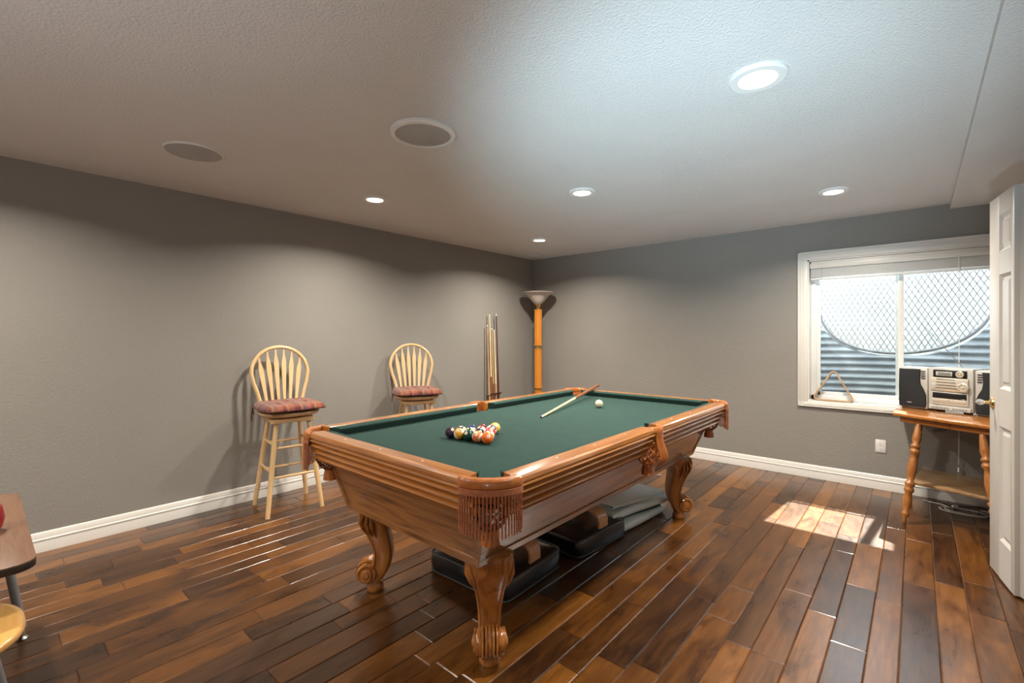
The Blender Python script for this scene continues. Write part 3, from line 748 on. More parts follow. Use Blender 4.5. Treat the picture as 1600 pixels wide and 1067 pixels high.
    for i, (sx, sy, a) in enumerate(spots):
        if i == 0: l = first
        else:
            l = first.copy(); C.objects.link(l); l.parent = t
            for ch in first.children: c = ch.copy(); C.objects.link(c); c.parent = l
        l.location = (sx*.398, sy*.968, 0); l.rotation_euler = (0, 0, a)
pool_table()

# ------------------------------------------------------------------ balls and cue
NAME = {1: ('yellow', (.85, .50, .10)), 2: ('blue', (.015, .03, .16)), 3: ('red', (.55, .03, .04)), 4: ('purple', (.035, .015, .05)), 5: ('orange', (.90, .16, .02)), 6: ('dark green', (.008, .045, .035)), 7: ('maroon', (.16, .02, .025)), 8: ('black', (.006, .006, .007)),
        9: ('yellow', (.80, .38, .03)), 10: ('blue', (.015, .025, .13)), 11: ('red', (.60, .06, .05)), 12: ('purple', (.04, .02, .06)), 13: ('orange', (.85, .20, .05)), 14: ('green', (.01, .07, .045)), 15: ('maroon', (.18, .025, .03))}
def ball_mat(n):
    m, nt, b = new('ball_%d' % n); L = nt.links; b.inputs['Roughness'].default_value = .12; b.inputs['Coat Weight'].default_value = .6
    tc = nd(nt, 'ShaderNodeTexCoord'); sx = nd(nt, 'ShaderNodeSeparateXYZ'); L.new(tc.outputs['Object'], sx.inputs[0])
    col = (*NAME[n][1], 1) if n else (.74, .64, .46, 1); cream = (.80, .70, .50, 1)
    last = None
    def mix(fac, a, c):
        x = nd(nt, 'ShaderNodeMix', data_type='RGBA'); L.new(fac, x.inputs[0])
        for i, q in ((6, a), (7, c)):
            if isinstance(q, tuple): x.inputs[i].default_value = q
            else: L.new(q, x.inputs[i])
        return x.outputs[2]
    if n == 0: b.inputs['Base Color'].default_value = col; return m
    out = col
    if n > 8:
        ab = nd(nt, 'ShaderNodeMath', operation='ABSOLUTE'); L.new(sx.outputs['X'], ab.inputs[0]); g = nd(nt, 'ShaderNodeMath', operation='GREATER_THAN'); g.inputs[1].default_value = .0155; L.new(ab.outputs[0], g.inputs[0]); out = mix(g.outputs[0], col, cream)
    g = nd(nt, 'ShaderNodeMath', operation='GREATER_THAN'); g.inputs[1].default_value = .0273; L.new(sx.outputs['Z'], g.inputs[0]); out = mix(g.outputs[0], out, cream)
    L.new(out, b.inputs['Base Color']); return m
RB = .0286
def sphere_mesh():
    b = bmesh.new(); bmesh.ops.create_uvsphere(b, u_segments=32, v_segments=20, radius=RB); me = bpy.data.meshes.new('ball')
    for f in b.faces: f.smooth = True
    b.to_mesh(me); b.free(); return me
def ball(n, x, y, rot, label):
    me = sphere_mesh(); me.materials.append(ball_mat(n)); nm = 'cue_ball' if n == 0 else 'pool_ball'
    o = bpy.data.objects.new(nm, me); C.objects.link(o); o.location = (x, y, ZC+RB+.0002); o.rotation_euler = rot
    tag(o, label, 'pool ball', 'racked pool balls' if n else None)
    if n:
        cu = bpy.data.curves.new('number', 'FONT'); cu.body = str(n); cu.size = .011; cu.extrude = .0003; cu.align_x = 'CENTER'; cu.align_y = 'CENTER'
        to = bpy.data.objects.new('tmp', cu); C.objects.link(to); bpy.context.view_layer.update()
        mm = bpy.data.meshes.new_from_object(to.evaluated_get(bpy.context.evaluated_depsgraph_get())); bpy.data.objects.remove(to)
        mm.materials.clear(); mm.materials.append(M['blackp']); q = bpy.data.objects.new('number', mm); C.objects.link(q); q.parent = o; q.location = (0, 0, RB-.0001)
bx0, by0 = 2.292, 1.588; ux, uy = .992, .128; vx, vy = -.128, .992; s_ = .0576
rows = [[4, 9, 6, 13, 5], [12, 14, 8, 11], [2, 15, 3], [7, 10], [1]]
BL = {4: 'dark purple solid ball numbered 4 at the left end of the rack', 9: 'cream ball with yellow stripe numbered 9, second from left in near row', 6: 'dark green solid ball numbered 6, middle of the near row', 13: 'orange striped ball numbered 13, beside the solid orange ball', 5: 'bright orange solid ball numbered 5 at the corner nearest the camera',
      12: 'purple striped ball numbered 12, second row behind the purple solid', 14: 'green striped ball numbered 14, second row behind the dark green ball', 8: 'black ball numbered 8 inside the triangle of balls', 11: 'red striped ball numbered 11 right behind the solid orange ball',
      2: 'dark blue solid ball numbered 2, left of third row', 15: 'maroon striped ball numbered 15, middle of third row', 3: 'red solid ball numbered 3, right side of third row', 7: 'maroon solid ball numbered 7, left of the fourth row', 10: 'blue striped ball numbered 10, right of the fourth row next to the yellow ball', 1: 'yellow solid ball numbered 1 at the far tip of the rack'}
rb = random.Random(11)
for r, row in enumerate(rows):
    for k, n in enumerate(row):
        u = (k-(len(row)-1)/2)*s_; v = r*s_*.866
        if n == 1: v += .018; u += .004
        ball(n, bx0+u*ux+v*vx+rb.uniform(-.0001, .0001), by0+u*uy+v*vy, (rb.uniform(.2, 1.1), rb.uniform(-.6, .6), rb.uniform(.3, 1.3)), BL[n])
ball(0, 2.235, 2.931, (0, 0, 0), 'plain cream cue ball lying alone right of the cue')
def cue(name, a, b_, label, group=None, shaft='birch', butt='net', L=1.47, dark_all=False):
    """a = tip, b_ = direction point for butt"""
    a = Vector(a); b_ = Vector(b_); d = (b_-a).normalized(); q = d.to_track_quat('Z', 'Y').to_matrix().to_4x4()
    t = bpy.data.objects.new(name, None); C.objects.link(t); t.matrix_world = Matrix.Translation(a) @ q; tag(t, label, 'cue', group)
    j = .50*L
    m = MB(); m.lathe([(.001, 0), (.0058, 0), (.0062, .010), (.001, .010)], 14); m.build('tip', M['piping'] if not dark_all else M['pearl'], t)
    m = MB(); m.lathe([(.001, .008), (.0064, .008), (.0064, .03), (.001, .03)], 14); m.build('ferrule', M['pearl'], t)
    m = MB(); m.lathe([(.001, .028), (.0066, .028), (.0078, .25), (.0102, j), (.001, j)], 16); m.build('shaft', M[shaft], t)
    m = MB(); m.lathe([(.001, j), (.0108, j), (.0112, j+.02), (.0138, L-.05), (.0148, L-.01), (.012, L), (.001, L)], 16); m.build('butt', M[butt], t)
cue('pool_cue', (2.180, 2.320, ZC+.0068), (1.798, 3.665, .8463), 'pool cue lying across the table, butt resting over the far rail', shaft='shaft_pale', butt='cue_butt', L=1.40)

# ------------------------------------------------------------------ floor cue rack with cues
def cue_rack():
    x, y = .105, 4.12; t = thing('cue_stand', 'small dark floor stand holding cues upright against the left wall', 'cue rack', (x, y, 0))
    m = MB(); m.box((0, 0, .016), (.17, .26, .032), .006); m.build('stand_base', M['cue_dark'], t)
    for s in (-1, 1):
        m = MB(); m.turned((-.03, s*.085, .03), (-.03, s*.085, .56), [(.012, 0), (.012, .1), (.016, .13), (.009, .2), (.011, .5), (.009, .85), (.014, .93), (.010, 1)], 12); m.build('stand_post', M['cue_dark'], t)
    m = MB(); m.box((-.03, 0, .565), (.035, .21, .022), .005); o = m.build('clip_bar', M['cue_dark'], t)
    for k in range(5):
        m = MB(); yy = -.080+.040*k; m.tube([(-.012, yy-.014, .575), (.008, yy-.017, .585), (.028, yy-.012, .598), (.034, yy-.006, .60)], .004, 6); m.tube([(-.012, yy+.014, .575), (.008, yy+.017, .588), (.028, yy+.012, .604), (.032, yy+.005, .608)], .004, 6); m.build('cue_clip', M['cue_dark'], o)
    return x, y
rx, ry = cue_rack()
CU = [(-.080, 1.40, 'cue_tan', 'cue_tan', 'short tan cue at the left end of the cue stand', .0), (-.042, 1.53, 'shaft_pale', 'cue_butt', 'tallest pale cue, second from left in the cue stand', .0),
      (-.002, 1.36, 'cue_tan', 'cue_butt', 'short tan cue in the middle of the cue stand', .0), (.040, 1.34, 'shaft_pale', 'cue_tan', 'short pale cue beside the dark one in the cue stand', 0), (.080, 1.53, 'cue_dark', 'cue_dark', 'dark cue with pale tip at right end of the cue stand', 0)]
for dy, L, sh, bu, lb, lean in CU:
    cue('pool_cue', (rx-.055, ry+dy, .033+L*.998), (rx+.002, ry+dy, .033), lb, 'cues in the stand', sh, bu, L, dark_all=(sh == 'cue_dark'))

# ------------------------------------------------------------------ floor lamp
def floor_lamp():
    t = thing('floor_lamp', 'torchiere floor lamp with reeded oak column and frosted glass bowl in the corner', 'lamp', (.279, 4.745, 0))
    m = MB(); m.lathe([(.001, 0), (.150, 0), (.150, .020), (.135, .030), (.085, .040), (.065, .060), (.001, .060)], 40); m.build('lamp_base', M['oak_z'], t)
    for k, (a, b_) in enumerate(((.075, .59), (.62, 1.12), (1.165, 1.625))):
        m = MB(); m.lathe([(.001, a), (.050, a), (.050, a+.012), (.046, a+.016), (.046, b_-.016), (.050, b_-.012), (.050, b_), (.001, b_)], 60, flute=(15, .045)); m.build('lamp_column', M['lampwood'], t)
    for z in (.067, .605, 1.142):
        m = MB(); m.lathe([(.001, z-.026), (.047, z-.026), (.047, z-.018), (.036, z-.014), (.036, z+.014), (.047, z+.018), (.047, z+.026), (.001, z+.026)], 32)
        for k in range(10): a = 2*PI*k/10; m.box((.041*math.cos(a), .041*math.sin(a), z), (.010, .010, .026), .003, rot=a)
        m.build('brass_collar', M['brass'], t)
    m = MB(); m.lathe([(.001, 1.622), (.044, 1.622), (.030, 1.640), (.022, 1.655), (.030, 1.675), (.044, 1.690), (.040, 1.70), (.001, 1.70)], 32, flute=(8, .03)); m.build('brass_neck', M['brass'], t)
    m = MB(); pr = [(.030, 1.690), (.050, 1.700), (.085, 1.735), (.120, 1.780), (.155, 1.815), (.192, 1.835), (.208, 1.840), (.209, 1.845), (.190, 1.842), (.150, 1.822), (.115, 1.788), (.080, 1.742), (.046, 1.708), (.001, 1.704), ]
    m.lathe([(.001, 1.690)]+pr, 48); m.build('glass_bowl', M['frost'], t, smooth=60)
    m = MB(); m.lathe([(.001, 1.70), (.018, 1.70), (.018, 1.74), (.028, 1.77), (.028, 1.79), (.001, 1.80)], 20); m.build('bulb', M['pearl'], t)
floor_lamp()

# ------------------------------------------------------------------ bar stools
def stool(x, y, rot, label):
    t = thing('bar_stool', label, 'bar stool', (x, y, 0), rot, 'natural wood bar stools')
    zs = .700
    # saddle seat: rounded plan
    def seat_ring(s, z, dz=0):
        out = []
        for k in range(40):
            a = 2*PI*k/40; ca, sa = math.cos(a), math.sin(a); u = .205*math.copysign(abs(ca)**.75, ca); v = .205*math.copysign(abs(sa)**.75, sa)*(1+.06*ca)
            out.append((u*s, v*s, z))
        return out
    m = MB(); m.loft([seat_ring(.90, zs), seat_ring(.97, zs+.008), seat_ring(1, zs+.020), seat_ring(.985, zs+.030), seat_ring(.93, zs+.034), seat_ring(.6, zs+.028)]); m.build('seat', M['birch_x'], t)
    m = MB(); m.lathe([(.001, zs-.012), (.085, zs-.012), (.085, zs), (.001, zs)], 28); m.build('swivel_plate', M['steel'], t)
    m = MB(); m.box((0, 0, zs-.030), (.30, .30, .034), .010); m.build('seat_block', M['birch_x'], t)
    feet = []
    for sx in (-1, 1):
        for sy in (-1, 1):
            a = Vector((sx*.112, sy*.112, zs-.040)); b_ = Vector((sx*.188, sy*.188, .001)); feet.append((sx, sy, a, b_))
            m = MB(); m.turned(a, b_, [(.014, 0), (.015, .08), (.018, .3), (.0175, .75), (.0155, 1)], 14); m.build('leg', M['birch'], t)
    def P(sx, sy, z):
        a = Vector((sx*.112, sy*.112, zs-.040)); b_ = Vector((sx*.188, sy*.188, .001)); f = (a.z-z)/(a.z-b_.z); return a*(1-f)+b_*f
    for (p, q) in (((-1, -1), (1, -1)), ((-1, 1), (1, 1)), ((-1, -1), (-1, 1)), ((1, -1), (1, 1))):
        along = p[1] == q[1]
        for z in ((.31 if along else .27), (.50 if along else .475)):
            m = MB(); m.turned(P(*p, z), P(*q, z), [(.007, 0), (.009, .1), (.0105, .5), (.009, .9), (.007, 1)], 10); m.build('stretcher', M['birch'], t)
    # bow back, leaning to -x
    zb = zs+.026; lean = .14; HB = .475; W = .172
    def bp(u, h): return Vector((-.165-lean*h/HB*.55, u, zb+h))
    pts = []
    for k in range(41):
        a = PI*k/40; u = -math.cos(a); 
        h = HB-.200+.200*math.sin(a) if 0 < k < 40 else HB-.2
        pts.append((u*(W+.035)*1.0, h))
    full = [(-W+.03, 0), (-W+.018, .06), (-W-.000, .13), (-W-.022, .20)]+[(u, h) for u, h in pts if h > .24]+[(W+.022, .20), (W, .13), (W-.018, .06), (W-.03, 0)]
    m = MB(); m.tube([bp(u, h) for u, h in full], .0150, 10, flat=.9); m.build('back_bow', M['birch'], t)
    for k in range(6):
        f = (k-2.5)/2.5; u0 = f*.100; u1 = f*.152
        hmax = HB-.2+.200*math.sqrt(max(0, 1-(u1/(W+.035))**2))-.006
        m = MB(); rings = []
        for q, (hf, wd) in enumerate(((0, .007), (.08, .0085), (.35, .012), (.62, .0165), (.74, .0175), (.80, .014), (.90, .0065), (1, .0045))):
            h = hmax*hf; u = u0+(u1-u0)*hf; c = bp(u, h); th = .0045
            rings.append([c+Vector((-th, -wd, 0)), c+Vector((th, -wd, 0)), c+Vector((th, wd, 0)), c+Vector((-th, wd, 0))])
        m.loft(rings); m.build('back_spindle', M['birch'], t, smooth=60)
    return t
def seat_pad(x, y, rot, label, z):
    t = thing('seat_cushion', label, 'cushion', (x, y, z), rot, 'plaid stool cushions')
    n = 28; W = .225; top = []; bot = []
    for i in range(n+1):
        for j in range(n+1):
            u = -1+2*i/n; v = -1+2*j/n
            # map the square onto a rounded square
            su = u*math.sqrt(1-.22*v*v); sv = v*math.sqrt(1-.22*u*u)
            e = max(abs(u), abs(v)); th = .056*(1-e**5)**.5
            for cu in ((-.45, -.45), (-.45, .45), (.45, -.45), (.45, .45), (0, 0)):
                d2 = (u-cu[0])**2+(v-cu[1])**2; th -= .020*math.exp(-d2*30)*(e < .98)
            wob = .004*math.sin(7*u+3*v)*(1-e)
            top.append((su*W, sv*W, .014+max(0, th)*.72+wob*.5+.006)); bot.append((su*W, sv*W, .012-max(0, th)*.16))
    m = MB(); q = n+1; N = len(top); m.v = []; fs = []
    for i in range(n):
        for j in range(n): a = i*q+j; fs.append([a, a+q, a+q+1, a+1]); fs.append([N+a, N+a+1, N+a+q+1, N+a+q])
    edge = [i*q for i in range(n)]+[n*q+j for j in range(n)]+[(n-i)*q+n for i in range(n)]+[n-j for j in range(n)]
    L = len(edge)
    for k in range(L): a, b_ = edge[k], edge[(k+1) % L]; fs.append([a, b_, N+b_, N+a])
    m.add(top+bot, fs); m.build('cushion_body', M['plaid'], t, smooth=80)
    for s in (-1, 1):
        m = MB()
        m.tube([(-.20, s*.17, .012), (-.225, s*.185, .020), (-.235, s*.19, .00), (-.236, s*.195, -.05), (-.232, s*.20, -.10)], .0045, 6); m.tube([(-.205, s*.17, .014), (-.235, s*.175, .036), (-.246, s*.19, .022), (-.228, s*.190, .012)], .0042, 6); m.tube([(-.23, s*.19, .012), (-.247, s*.185, -.02), (-.245, s*.18, -.055)], .004, 6)
        m.build('cushion_tie', M['tie'], t)
stool(.345, 1.560, math.radians(-8), 'natural wood bow-back bar stool nearer the camera, against the left wall')
stool(.345, 2.760, math.radians(-25), 'natural wood bow-back bar stool farther back, half hidden behind the pool table')
seat_pad(.372, 1.555, math.radians(-6), 'plaid rust and maroon cushion on the nearer bar stool', .740)
seat_pad(.368, 2.750, math.radians(-27), 'plaid rust and maroon cushion on the farther bar stool', .740)

# ------------------------------------------------------------------ padded seats under the table
def pad(x, y, rot, label):
    t = thing('floor_chair', label, 'chair pad', (x, y, 0), rot, 'black padded seats under the pool table')
    Lx, Ly, hz = .56, .51, .115
    b = bmesh.new(); bmesh.ops.create_grid(b, x_segments=2, y_segments=2, size=.5); b.free()
    n = 16; rings = []
    def sec(s, z, e=.16):
        out = []
        for k in range(48):
            a = 2*PI*k/48; ca, sa = math.cos(a), math.sin(a); out.append((Lx/2*s*math.copysign(abs(ca)**e, ca)-Lx/2, Ly/2*s*math.copysign(abs(sa)**e, sa), z))
        return out
    for s, z in ((.93, .004), (.975, .010), (.990, .026), (1.0, .048), (1.0, .068), (.990, .090), (.975, .104), (.93, .112), (.70, .118), (.4, .121), (.1, .118)): rings.append(sec(s, z, .17))
    MB().loft(rings).build('pad', M['black'], t, smooth=70)
    for s, z in ((.984, .012), (.984, .104)):
        m = MB(); m.tube(sec(s, z, .17), .0045, 6, closed=True); m.build('piping', M['piping'], t)
    # bentwood arm: inverted U band in the x-z plane
    pts = [(-.030, .095)]; cx, cz, r = -.11, .150, .080
    pts += [(-.030, .150)]+[(cx+r*math.cos(a), cz+r*math.sin(a)*.72) for a in [PI/2*k/8 for k in range(1, 9)]]+[(-.20, .203), (-.30, .190), (-.38, .165), (-.43, .125), (-.44, .10)]
    th = .012; w2 = .046; yc = .02; rings = []
    for i, (u, z) in enumerate(pts):
        a = pts[max(i-1, 0)]; c = pts[min(i+1, len(pts)-1)]; d = Vector((c[0]-a[0], 0, c[1]-a[1])).normalized(); nrm = Vector((d.z, 0, -d.x))*th/2; p = Vector((u, yc, z))
        rings.append([p+nrm+Vector((0, w2, 0)), p+nrm-Vector((0, w2, 0)), p-nrm-Vector((0, w2, 0)), p-nrm+Vector((0, w2, 0))])
    MB().loft(rings).build('bentwood_arm', M['bent'], t, smooth=60)
pad(2.470, 1.905, math.radians(2), 'black padded floor seat with bentwood arm, nearer the camera under the pool table')
pad(2.520, 2.515, math.radians(-5), 'black padded floor seat with bentwood arm, behind the other one beside the mats')

# folded vinyl mats
def folded_mat():
    t = thing('folded_mat', 'grey-green vinyl mat folded in layers on the floor under the pool table', 'mat', (2.28, 3.03, 0), math.radians(-9))
    rnd = random.Random(5)
    def fold(name, levels, x0, x1, y0, y1, th, mat, seed):
        """zig-zag folded sheet: levels = heights of the layers, bends at alternate ends"""
        ny = 26; rings = []
        for j in range(ny+1):
            v = j/ny; y = y0+(y1-y0)*v; path = []
            for k, z in enumerate(levels):
                a, c = (x0, x1) if k % 2 == 0 else (x1, x0)
                a += .012*math.sin(4*v+k+seed)*(k > 0); c += .016*math.sin(3.3*v+1.3*k+seed)
                for q in range(11):
                    u = q/10; x = a+(c-a)*u; zz = z+.006*math.sin(5*u+k+seed)*math.sin(PI*v*1.6+seed)*(k > 0)
                    if k == len(levels)-1: zz -= .012*max(0, (x-x0)/(x1-x0)-.5)*math.sin(PI*v)
                    path.append(Vector((x, y, zz)))
                if k < len(levels)-1:
                    z2 = levels[k+1]; sg = 1 if c > a else -1; r = (z2-z)/2
                    for q in range(1, 8): t_ = PI*q/8; path.append(Vector((c+sg*r*.9*math.sin(t_), y, z+r-r*math.cos(t_))))
            top = []; bot = []
            for q, p in enumerate(path):
                d = (path[min(q+1, len(path)-1)]-path[max(q-1, 0)]); d.y = 0; d.normalize(); n_ = Vector((-d.z, 0, d.x))*th/2; top.append(p+n_); bot.append(p-n_)
            rings.append(top+bot[::-1])
        m = MB(); m.loft(rings); return m.build(name, mat, t, smooth=70)
    fold('mat_layer', [.012, .052, .090, .130], -.24, .235, -.30, .31, .015, M['mat_grey'], 1)
    fold('mat_layer', [.031, .069, .108], -.22, .205, -.29, .28, .014, M['mat_dark'], 3)
    o = fold('mat_layer', [.140, .152], -.25, .20, -.23, .33, .009, M['mat_grey'], 5)
folded_mat()

# ------------------------------------------------------------------ corner stand, stereo
def stand():
    t = thing('side_table', 'oak side table with turned splayed legs and a lower shelf below the window', 'table', (4.15, 4.45, 0))
    T = Matrix.Translation((-4.15, -4.45, 0))
    def b(): m = MB(); m.tr = T; return m
    top = [(3.822, 4.375), (4.395, 4.045), (4.56, 4.42), (4.50, 4.955), (3.845, 4.955)]
    m = b(); m.prism(top, .712, .735, 'z', .006); m.build('tabletop', M['oak_x'], t, smooth=30)
    inn = [(3.862, 4.400), (4.385, 4.100), (4.52, 4.42), (4.46, 4.93), (3.880, 4.93)]
    m = b(); m.prism(inn, .668, .713, 'z', .004); m.build('apron', M['standwood'], t, smooth=30)
    prof = [(.016, 0), (.019, .04), (.022, .12), (.024, .16), (.019, .20), (.025, .22), (.025, .235), (.020, .25), (.026, .275), (.026, .29), (.019, .31), (.022, .36), (.026, .44), (.023, .52), (.019, .58), (.026, .60), (.026, .62), (.021, .64), (.026, .66), (.026, .68), (.020, .70), (.024, .76), (.024, .82), (.016, .88), (.022, .90), (.022, .92), (.015, .95), (.017, .985), (.013, 1)]
    prof = [(.021+(r-.021)*1.5, q) for r, q in prof]
    for a, c in (((3.965, 4.335, .672), (3.888, 4.195, .004)), ((4.265, 4.145, .672), (4.335, 3.99, .004)), ((3.975, 4.82, .672), (3.905, 4.85, .004)), ((4.42, 4.80, .672), (4.50, 4.88, .004))):
        m = b(); m.turned(a, c, prof, 18); m.build('leg', M['standwood'], t, smooth=60)
    m = b(); m.prism([(3.925, 4.375), (4.345, 4.235), (4.46, 4.78), (3.985, 4.86)], .235, .253, 'z', .003); m.build('shelf', M['shelfwood'], t)
stand()
ZS = .735; SR = math.atan2(-.454, .89)
def P(s, d=0): return (3.842+.89*s-(-.454)*d*-1*-1, 4.762-.454*s+.89*d)
def spk(s0, label, mirror):
    cx = s0+.095; ang = SR; px = 3.842+.89*cx+.454*.095; py = 4.762-.454*cx+.89*.095
    t = thing('stereo_speaker', label, 'speaker', (px, py, ZS), ang, 'stereo speakers')
    W, Dp, Ht = .186, .17, .312
    m = MB(); m.box((0, .004, Ht/2+.003), (W, Dp, Ht), .010); m.build('speaker_cabinet', M['silver'], t)
    s = -1 if mirror else 1
    # black cloth front: waisted outline
    poly = [(-.088*s, .012), (.082*s, .012), (.086*s, .05), (.084*s, .11), (.070*s, .150), (.052*s, .185), (.046*s, .225), (.050*s, .302), (-.088*s, .302), (-.091*s, .16)]
    if s < 0: poly = poly[::-1]
    m = MB(); m.prism([(u, v) for u, v in poly], -.094, -.078, 'y', .004); m.build('speaker_grille', M['grille'], t)
    m = MB()
    for k in range(4): m.box((.066*s, -.082, .235+.017*k), (.026, .010, .007), .002)
    m.build('port_vent', M['blackp'], t)
    m = MB(); m.box((-.018*s, -.0955, .045), (.030, .003, .006), .001); m.build('badge', M['silver'], t)
    MB().bx((-.08, -.07, 0), (.08, .07, .006)).build('foot_pad', M['rubber'], t)
spk(0, 'black cloth stereo speaker at left of the stereo, in front of the window', False)
spk(.460, 'black cloth stereo speaker right of the stereo, partly behind the door', True)
def stereo():
    cx = .3225; px = 3.842+.89*cx+.454*.12; py = 4.762-.454*cx+.89*.12
    t = thing('stereo_system', 'silver compact stereo with round dials, between its two black speakers', 'stereo', (px, py, ZS), SR)
    W, Dp, Ht = .262, .22, .318; F = -Dp/2
    m = MB(); m.box((0, .004, Ht/2+.008), (W, Dp, Ht-.010), .008); m.build('stereo_body', M['silver'], t)
    for s in (-1, 1): MB().box((s*.08, -.05, .006), (.04, .03, .012)).build('foot', M['rubber'], t)
    def fr(name, x0, z0, x1, z1, d, mat, bev=.004, par=t):
        m = MB(); m.bx((x0, F-d, z0), (x1, F+.012, z1), bev); return m.build(name, M[mat], par)
    p = fr('display_panel', -.098, .252, .098, .306, .004, 'blackp')
    fr('display', -.080, .262, .018, .294, .006, 'silver', .003, p); fr('display_glass', -.066, .267, .008, .289, .0075, 'lcd', .002, p)
    m = MB(); MX = Matrix.Translation((.062, F-.004, .279)) @ Matrix.Rotation(PI/2, 4, 'X'); m.lathe([(.001, 0), (.024, 0), (.024, .006), (.020, .009), (.014, .009), (.013, .004), (.009, .004), (.009, .010), (.001, .012)], 28, MX); m.build('jog_dial', M['champ'], p)
    q = fr('disc_player_front', -.112, .150, .108, .250, .008, 'champ', .008)
    for k in range(4):
        fr('disc_slot', -.075, .172+.021*k, .052-.006*k, .176+.021*k, .0095, 'blackp', .001, q); 
    fr('eject_panel', -.104, .160, -.080, .205, .0105, 'silver', .003, q)
    m = MB(); MX = Matrix.Translation((.080, F-.008, .187)) @ Matrix.Rotation(PI/2, 4, 'X'); m.lathe([(.001, 0), (.034, 0), (.034, .006), (.028, .010), (.020, .010), (.018, .006), (.010, .007), (.008, .012), (.001, .013)], 32, MX); m.build('volume_dial', M['champ'], q)
    for k in range(7): m = MB(); a = 2*PI*k/7; m.lathe([(.001, 0), (.004, 0), (.004, .003), (.001, .003)], 10, Matrix.Translation((.080+.026*math.cos(a), F-.018, .187+.026*math.sin(a))) @ Matrix.Rotation(PI/2, 4, 'X')); m.build('button', M['silver'], q)
    r = fr('cassette_deck', -.108, .052, .108, .145, .005, 'silver', .004)
    fr('cassette_window', -.100, .098, .100, .140, .007, 'blackp', .003, r); fr('cassette_door', -.100, .070, -.001, .096, .008, 'champ', .003, r); fr('cassette_door', .001, .070, .100, .096, .008, 'champ', .003, r)
    fr('logo_plate', .070, .101, .092, .104, .0085, 'champ', .0005, r)
    u = fr('button_strip', -.122, .014, .122, .044, .006, 'silver', .003)
    for k in range(12):
        if k != 6: m = MB(); x = -.104+.0175*k; m.bx((x, F-.010, .020), (x+.013, F, .036), .002); m.build('button', M['grey_p'], u)
    # telescopic aerial
    m = MB(); a = Vector((.02, .02, Ht+.004)); M2 = Matrix.Rotation(-SR, 4, 'Z'); d = M2 @ Vector((-.30, -.12, .43)); 
    m.tube([a, a+d*.35], .0028, 8); m.tube([a+d*.35, a+d*.7], .0020, 8); m.tube([a+d*.7, a+d], .0013, 8); m.lathe([(.001, 0), (.003, 0), (.003, .006), (.001, .006)], 10, Matrix.Translation(a+d)); m.build('aerial', M['grey_p'], t)
stereo()
# cables
m = MB(); m.tube([(4.17, 4.90, .664), (4.15, 4.93, .60), (4.10, 4.965, .56), (4.05, 4.970, .54)], .003, 6); m.tube([(4.19, 4.90, .664), (4.18, 4.93, .61), (4.12, 4.968, .55), (4.06, 4.970, .532)], .003, 6)
tag(m.build('speaker_wire', M['rubber']), 'thin dark twin wire drooping behind the side table', 'cable')
m = MB(); pts = []
for k in range(90):
    a = k*.155; r1 = .095+.012*math.sin(k*.21); pts.append((4.165+r1*1.25*math.cos(a)+.0011*k, 4.705+r1*.75*math.sin(a)+.0003*k, .0035+.0035*(k/22)))
pts = [(3.99, 4.875, .004), (4.03, 4.85, .004), (4.09, 4.84, .005)]+pts[12:]+[(4.40, 4.80, .02), (4.44, 4.87, .012)]
m.tube(pts, .0032, 6); tag(m.build('extension_cable', M['cream']), 'cream cable coiled loosely on the floor under the side table', 'cable')
m = MB(); pts = [(4.05+.0*k, 4.90, .004) for k in range(1)]+[(4.10+.045*k, 4.90-.03*math.sin(k*.9), .005) for k in range(1, 6)]+[(4.36+.07*math.cos(a), 4.74+.06*math.sin(a), .005+.001*a) for a in [1.2+.4*k for k in range(14)]]+[(4.44, 4.90, .006)]
m.tube(pts, .0038, 6); tag(m.build('power_cord', M['rubber']), 'black power cord lying behind the cream cable near the baseboard', 'cable')
m = MB(); m.box((4.17, 4.80, .012), (.035, .022, .022), .004, rot=.5); tag(m.build('cable_plug', M['cream']), 'small cream plug on the floor beside the coiled cable', 'plug')

# ------------------------------------------------------------------ ball rack on the sill
def triangle():
    z0 = WZ0+.014; t_ = []
    R = .024; A, B, Cc = (0, 0), (.335, 0), (.1675, .300)
    verts = [A, B, Cc]; cen = (sum(v[0] for v in verts)/3, sum(v[1] for v in verts)/3)
    def outline(inset, rad):
        out = []
        for k in range(3):
            v = Vector(verts[k]); c = Vector(cen); d = (c-v).normalized(); cc = v+d*(rad*2+inset*2)
            b0 = {0: PI*7/6, 1: -PI/6, 2: PI/2}[k]
            for j in range(-5, 6): a = b0+j/5*PI/3; out.append((cc.x+rad*math.cos(a), cc.y+rad*math.sin(a)))
        return out
    o1 = outline(0, .030); o2 = outline(.012, .018); n = len(o1)
    tilt = math.radians(10); m = MB(); m.tr = Matrix.Translation((3.222, D+.030, z0)) @ Matrix.Rotation(-tilt, 4, 'X') @ Matrix.Rotation(.03, 4, 'Z')
    rings = []
    for (u, v), (p, q) in zip(o1, o2):
        rings.append([(u, -.025, v), (u, .025, v), (p, .025, q), (p, -.025, q)])
    m.loft(rings, closed=True); o = m.build('ball_rack', M['rackwood'], smooth=40); tag(o, 'triangular wooden ball rack standing on the window sill', 'ball rack')
triangle()

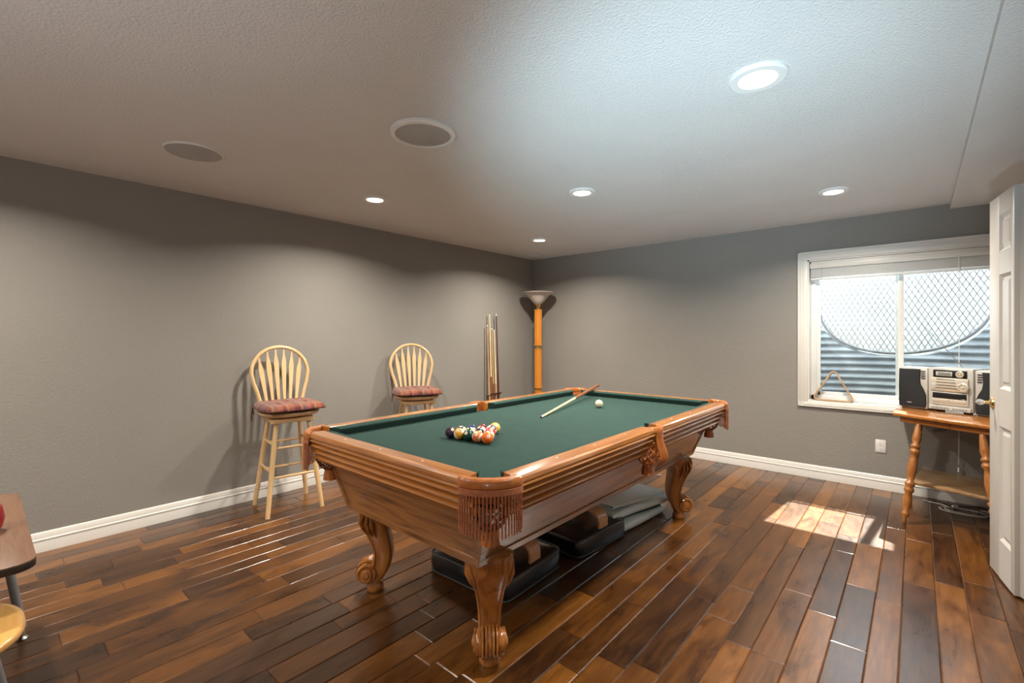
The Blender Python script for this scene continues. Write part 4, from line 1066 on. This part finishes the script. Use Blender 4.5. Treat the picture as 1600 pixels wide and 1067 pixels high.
# ------------------------------------------------------------------ table and stool at the left edge
def left_table():
    zt = .60; t = thing('activity_table', 'low walnut laminate table with dark edge, cut off at left edge', 'table', (1.30, -.20, 0))
    T = Matrix.Translation((-1.30, .20, 0))
    x0, x1, y0, y1 = .94, 1.905, -.55, .126; r = .055; poly = []
    for cx, cy, a0 in ((x1-r, y0+r, -PI/2), (x1-r, y1-r, 0), (x0+r, y1-r, PI/2), (x0+r, y0+r, PI)):
        for k in range(7): a = a0+PI/2*k/6; poly.append((cx+r*math.cos(a), cy+r*math.sin(a)))
    m = MB(); m.tr = T; m.prism(poly, zt-.005, zt, 'z', .001); tp = m.build('tabletop', M['laminate'], t, smooth=30)
    cx = sum(p[0] for p in poly)/len(poly); cy = sum(p[1] for p in poly)/len(poly)
    m = MB(); m.tr = T; m.prism([(cx+(u-cx)*1.0015, cy+(v-cy)*1.0015) for u, v in poly], zt-.026, zt-.0045, 'z', .002); m.build('table_edge', M['edge'], tp, smooth=30)
    for (a, c) in (((1.10, .055), (1.079, .130)), ((1.10, -.48), (1.06, -.53)), ((1.78, -.48), (1.84, -.53)), ((1.72, -.12), (1.76, -.10))):
        m = MB(); m.tr = T; A = Vector((*a, zt-.026)); B = Vector((*c, .05)); m.turned(A, B, [(.015, 0), (.015, 1)], 18); l = m.build('leg', M['steel'], t)
        m = MB(); m.tr = T; m.turned(B+(A-B)*.02, Vector((*c, .012)), [(.010, 0), (.010, 1)], 14); m.lathe([(.001, 0), (.017, 0), (.019, .006), (.013, .014), (.001, .016)], 18, Matrix.Translation((*c, 0))); m.build('leg_glide', M['chrome'], l)
left_table()
def left_stool():
    zs = .45; t = thing('school_stool', 'yellow wood seat with grey steel legs at lower left edge', 'stool', (1.915, -.095, 0))
    def ring(s, z):
        out = []
        for k in range(48):
            a = 2*PI*k/48; ca, sa = math.cos(a), math.sin(a); out.append((.200*s*math.copysign(abs(ca)**.8, ca), .195*s*math.copysign(abs(sa)**.8, sa), z))
        return out
    m = MB(); m.loft([ring(.90, zs-.030), ring(.96, zs-.028), ring(1, zs-.016), ring(.995, zs-.008), ring(.965, zs-.001), ring(.90, zs), ring(.5, zs-.006)]); m.build('seat', M['maple'], t, smooth=60)
    for sx, sy in ((1, 1), (-1, 1), (-1, -1), (1, -1)):
        a = Vector((sx*.105, sy*.105, zs-.028)); b_ = Vector((sx*.185, sy*.175, .012)); m = MB(); m.turned(a, b_, [(.0165, 0), (.0165, 1)], 18); l = m.build('leg', M['steel'], t)
        m = MB(); m.lathe([(.001, 0), (.018, 0), (.018, .012), (.012, .018), (.001, .018)], 16, Matrix.Translation((b_.x, b_.y, 0))); m.build('leg_glide', M['chrome'], l)
    m = MB(); m.tube([(.163*sx_, .155*sy_, .13) for sx_, sy_ in ((1, 1), (-1, 1), (-1, -1), (1, -1))], .008, 8, closed=True); m.build('foot_ring', M['steel'], t)
left_stool()
m = MB(); m.lathe([(.001, 0), (.030, 0), (.044, .014), (.050, .045), (.044, .085), (.030, .108), (.012, .114), (.001, .112)], 28, Matrix.Translation((1.49, .020, .6005))); tag(m.build('red_ball', M['red'], smooth=60), 'red rounded object on the laminate table, cut by the left edge', 'ball')
